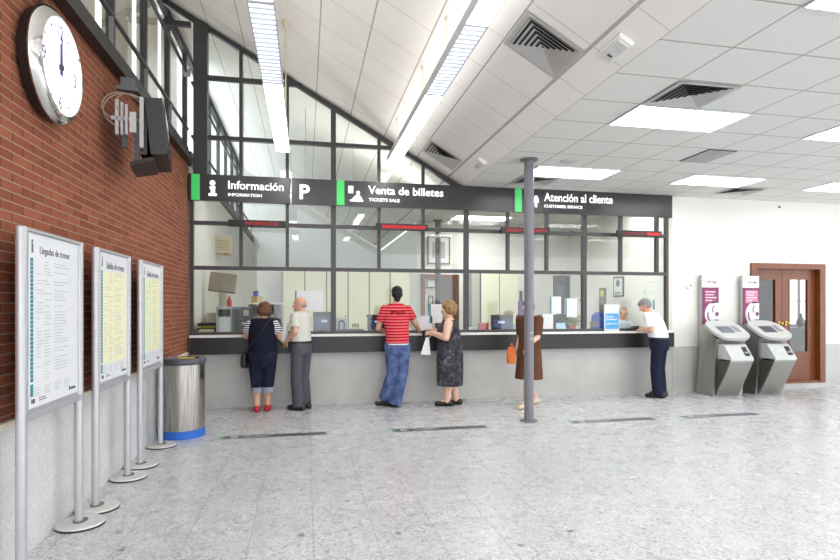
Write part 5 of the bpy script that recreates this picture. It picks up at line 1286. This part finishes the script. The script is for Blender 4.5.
# --- two clerks behind the glass
def clerk(label, x, y, rz, shirtm, hairm, parts, glasses=False, dz=0.0):
    p = P(); p.arm, p.leg, p.hs, p.heads = 1.0, 1.0, 1.0, 1.0
    b = .63 + dz
    p.spine = [(0, -.04, b - .10, .15, .12), (0, -.05, b, .17, .13), (0, -.04, b + .14, .16, .12), (0, .0, b + .28, .17, .12), (0, .02, b + .42, .185, .115), (0, .03, b + .52, .16, .09), (0, .03, b + .57, .07, .06)]
    p.sh = [(-.185, .02, b + .48), (.185, .02, b + .48)]; p.el = [(-.24, .10, b + .24), (.24, .10, b + .24)]; p.wr = [(-.16, .29, b + .27), (.16, .29, b + .27)]
    p.hd = [(.2, 1, .1), (-.2, 1, .1)]; p.hn = [(0, 0, -1), (0, 0, -1)]
    p.hip = [(-.09, 0, b), (.09, 0, b)]; p.kn = [(-.10, .38, b - .02), (.10, .38, b - .02)]; p.an = [(-.10, .36, FO + .08), (.10, .36, FO + .08)]; p.toe = [(-.10, .5, FO + .03), (.10, .5, FO + .03)]
    p.head, p.yaw, p.pitch, p.neck = (0, .06, b + .70), 0, R(-10), (0, .03, b + .55)
    g = figure('person', label, (x, y, 0), rz, p)
    mb = MB(); torso(mb, p.spine, b - .05, b + .565, .014)
    for s in (0, 1): sleeve(mb, p.sh[s], V(p.sh[s]).lerp(V(p.el[s]), .95), .072, .066)
    garment(g.o, mb, 'shirt', shirtm)
    mb = MB(); mb.loft([(0, -.04, b - .11, .165, .13, 0), (0, -.05, b + .02, .178, .14, 0)])
    for s in (0, 1): limb(mb, [p.hip[s], p.kn[s]], [.10, .085]); mb.cyl(p.kn[s], p.an[s], .085, .08, 16)
    garment(g.o, mb, 'trousers', NT_)
    hair_cap(g.T, g.m, g.o, hairm, parts)
    if glasses:
        mb = MB(); T = g.T
        for q in (-1, 1):
            c0 = [T(q * .032 + .022 * math.cos(k * PI / 6), .098, .004 + .016 * math.sin(k * PI / 6)) for k in range(13)]; mb.tube(c0, .0022, 6)
            mb.tube([T(q * .054, .096, .006), T(q * .078, .0, .004)], .0022, 6)
        mb.tube([T(-.01, .1, .006), T(.01, .1, .006)], .0022, 6); mb.build('glasses', INK, g.o, world=False)
    for s in (0, 1):
        mb = MB(); a, t_ = V(p.an[s]), V(p.toe[s]); mb.capsule(V((a.x, a.y - .04, FO + .04)), V((t_.x, t_.y, FO + .036)), .044, .036); mb.capsule(V((a.x, a.y, FO + .08)), V((t_.x, t_.y - .05, FO + .04)), .044, .036); remeshed(mb, 'shoe', BSHOE, g.o, .009, 2)
clerk('clerk with glasses seated behind the glass at the customer service window', 5.93, 9.60, PI + .15, mat_cloth('pale_grey_shirt', (196, 204, 214)), hair_mat('thin_grey_hair', (120, 108, 98), (160, 150, 140)), [(0, -.045, .02, .08, .07, .075), (.066, -.01, .02, .018, .05, .04), (-.066, -.01, .02, .018, .05, .04), (0, -.01, .07, .07, .07, .04)], True, .05)
clerk('seated clerk whose hair shows just above the blue counter screen', 3.75, 9.90, PI + .1, mat_cloth('clerk_blue_shirt', (150, 166, 190)), hair_mat('sandy_grey_hair', (134, 122, 98), (168, 158, 134)), BACKHAIR + [(0, .0, .06, .085, .09, .058)], False, .0)

# ------------------------------------------------------------------ daylight, camera, view
w = bpy.data.worlds.new('daylight'); bpy.context.scene.world = w; w.use_nodes = True
bg = w.node_tree.nodes['Background']; bg.inputs[0].default_value = (0.93, 0.96, 1.0, 1); bg.inputs[1].default_value = 1.55

cam = bpy.data.cameras.new('camera'); co = bpy.data.objects.new('camera', cam); C.objects.link(co)
cam.sensor_fit = 'HORIZONTAL'; cam.sensor_width = 36.0; cam.lens = 552.0 / 840 * 36
cam.shift_y = (306.6 - 280) / 840
co.location = (0, 0, 1.5); co.rotation_euler = (PI / 2, 0, -0.2045)
cam.clip_start = 0.05
sc = bpy.context.scene; sc.camera = co
sc.view_settings.view_transform = 'Standard'; sc.view_settings.look = 'None'; sc.view_settings.gamma = 1.0
sc.view_settings.use_curve_mapping = False
sc.view_settings.exposure = 1.1
sc.cycles.use_denoising = True; sc.cycles.caustics_reflective = False; sc.cycles.caustics_refractive = False; sc.cycles.max_bounces = 10; sc.cycles.transparent_max_bounces = 24; sc.cycles.diffuse_bounces = 5
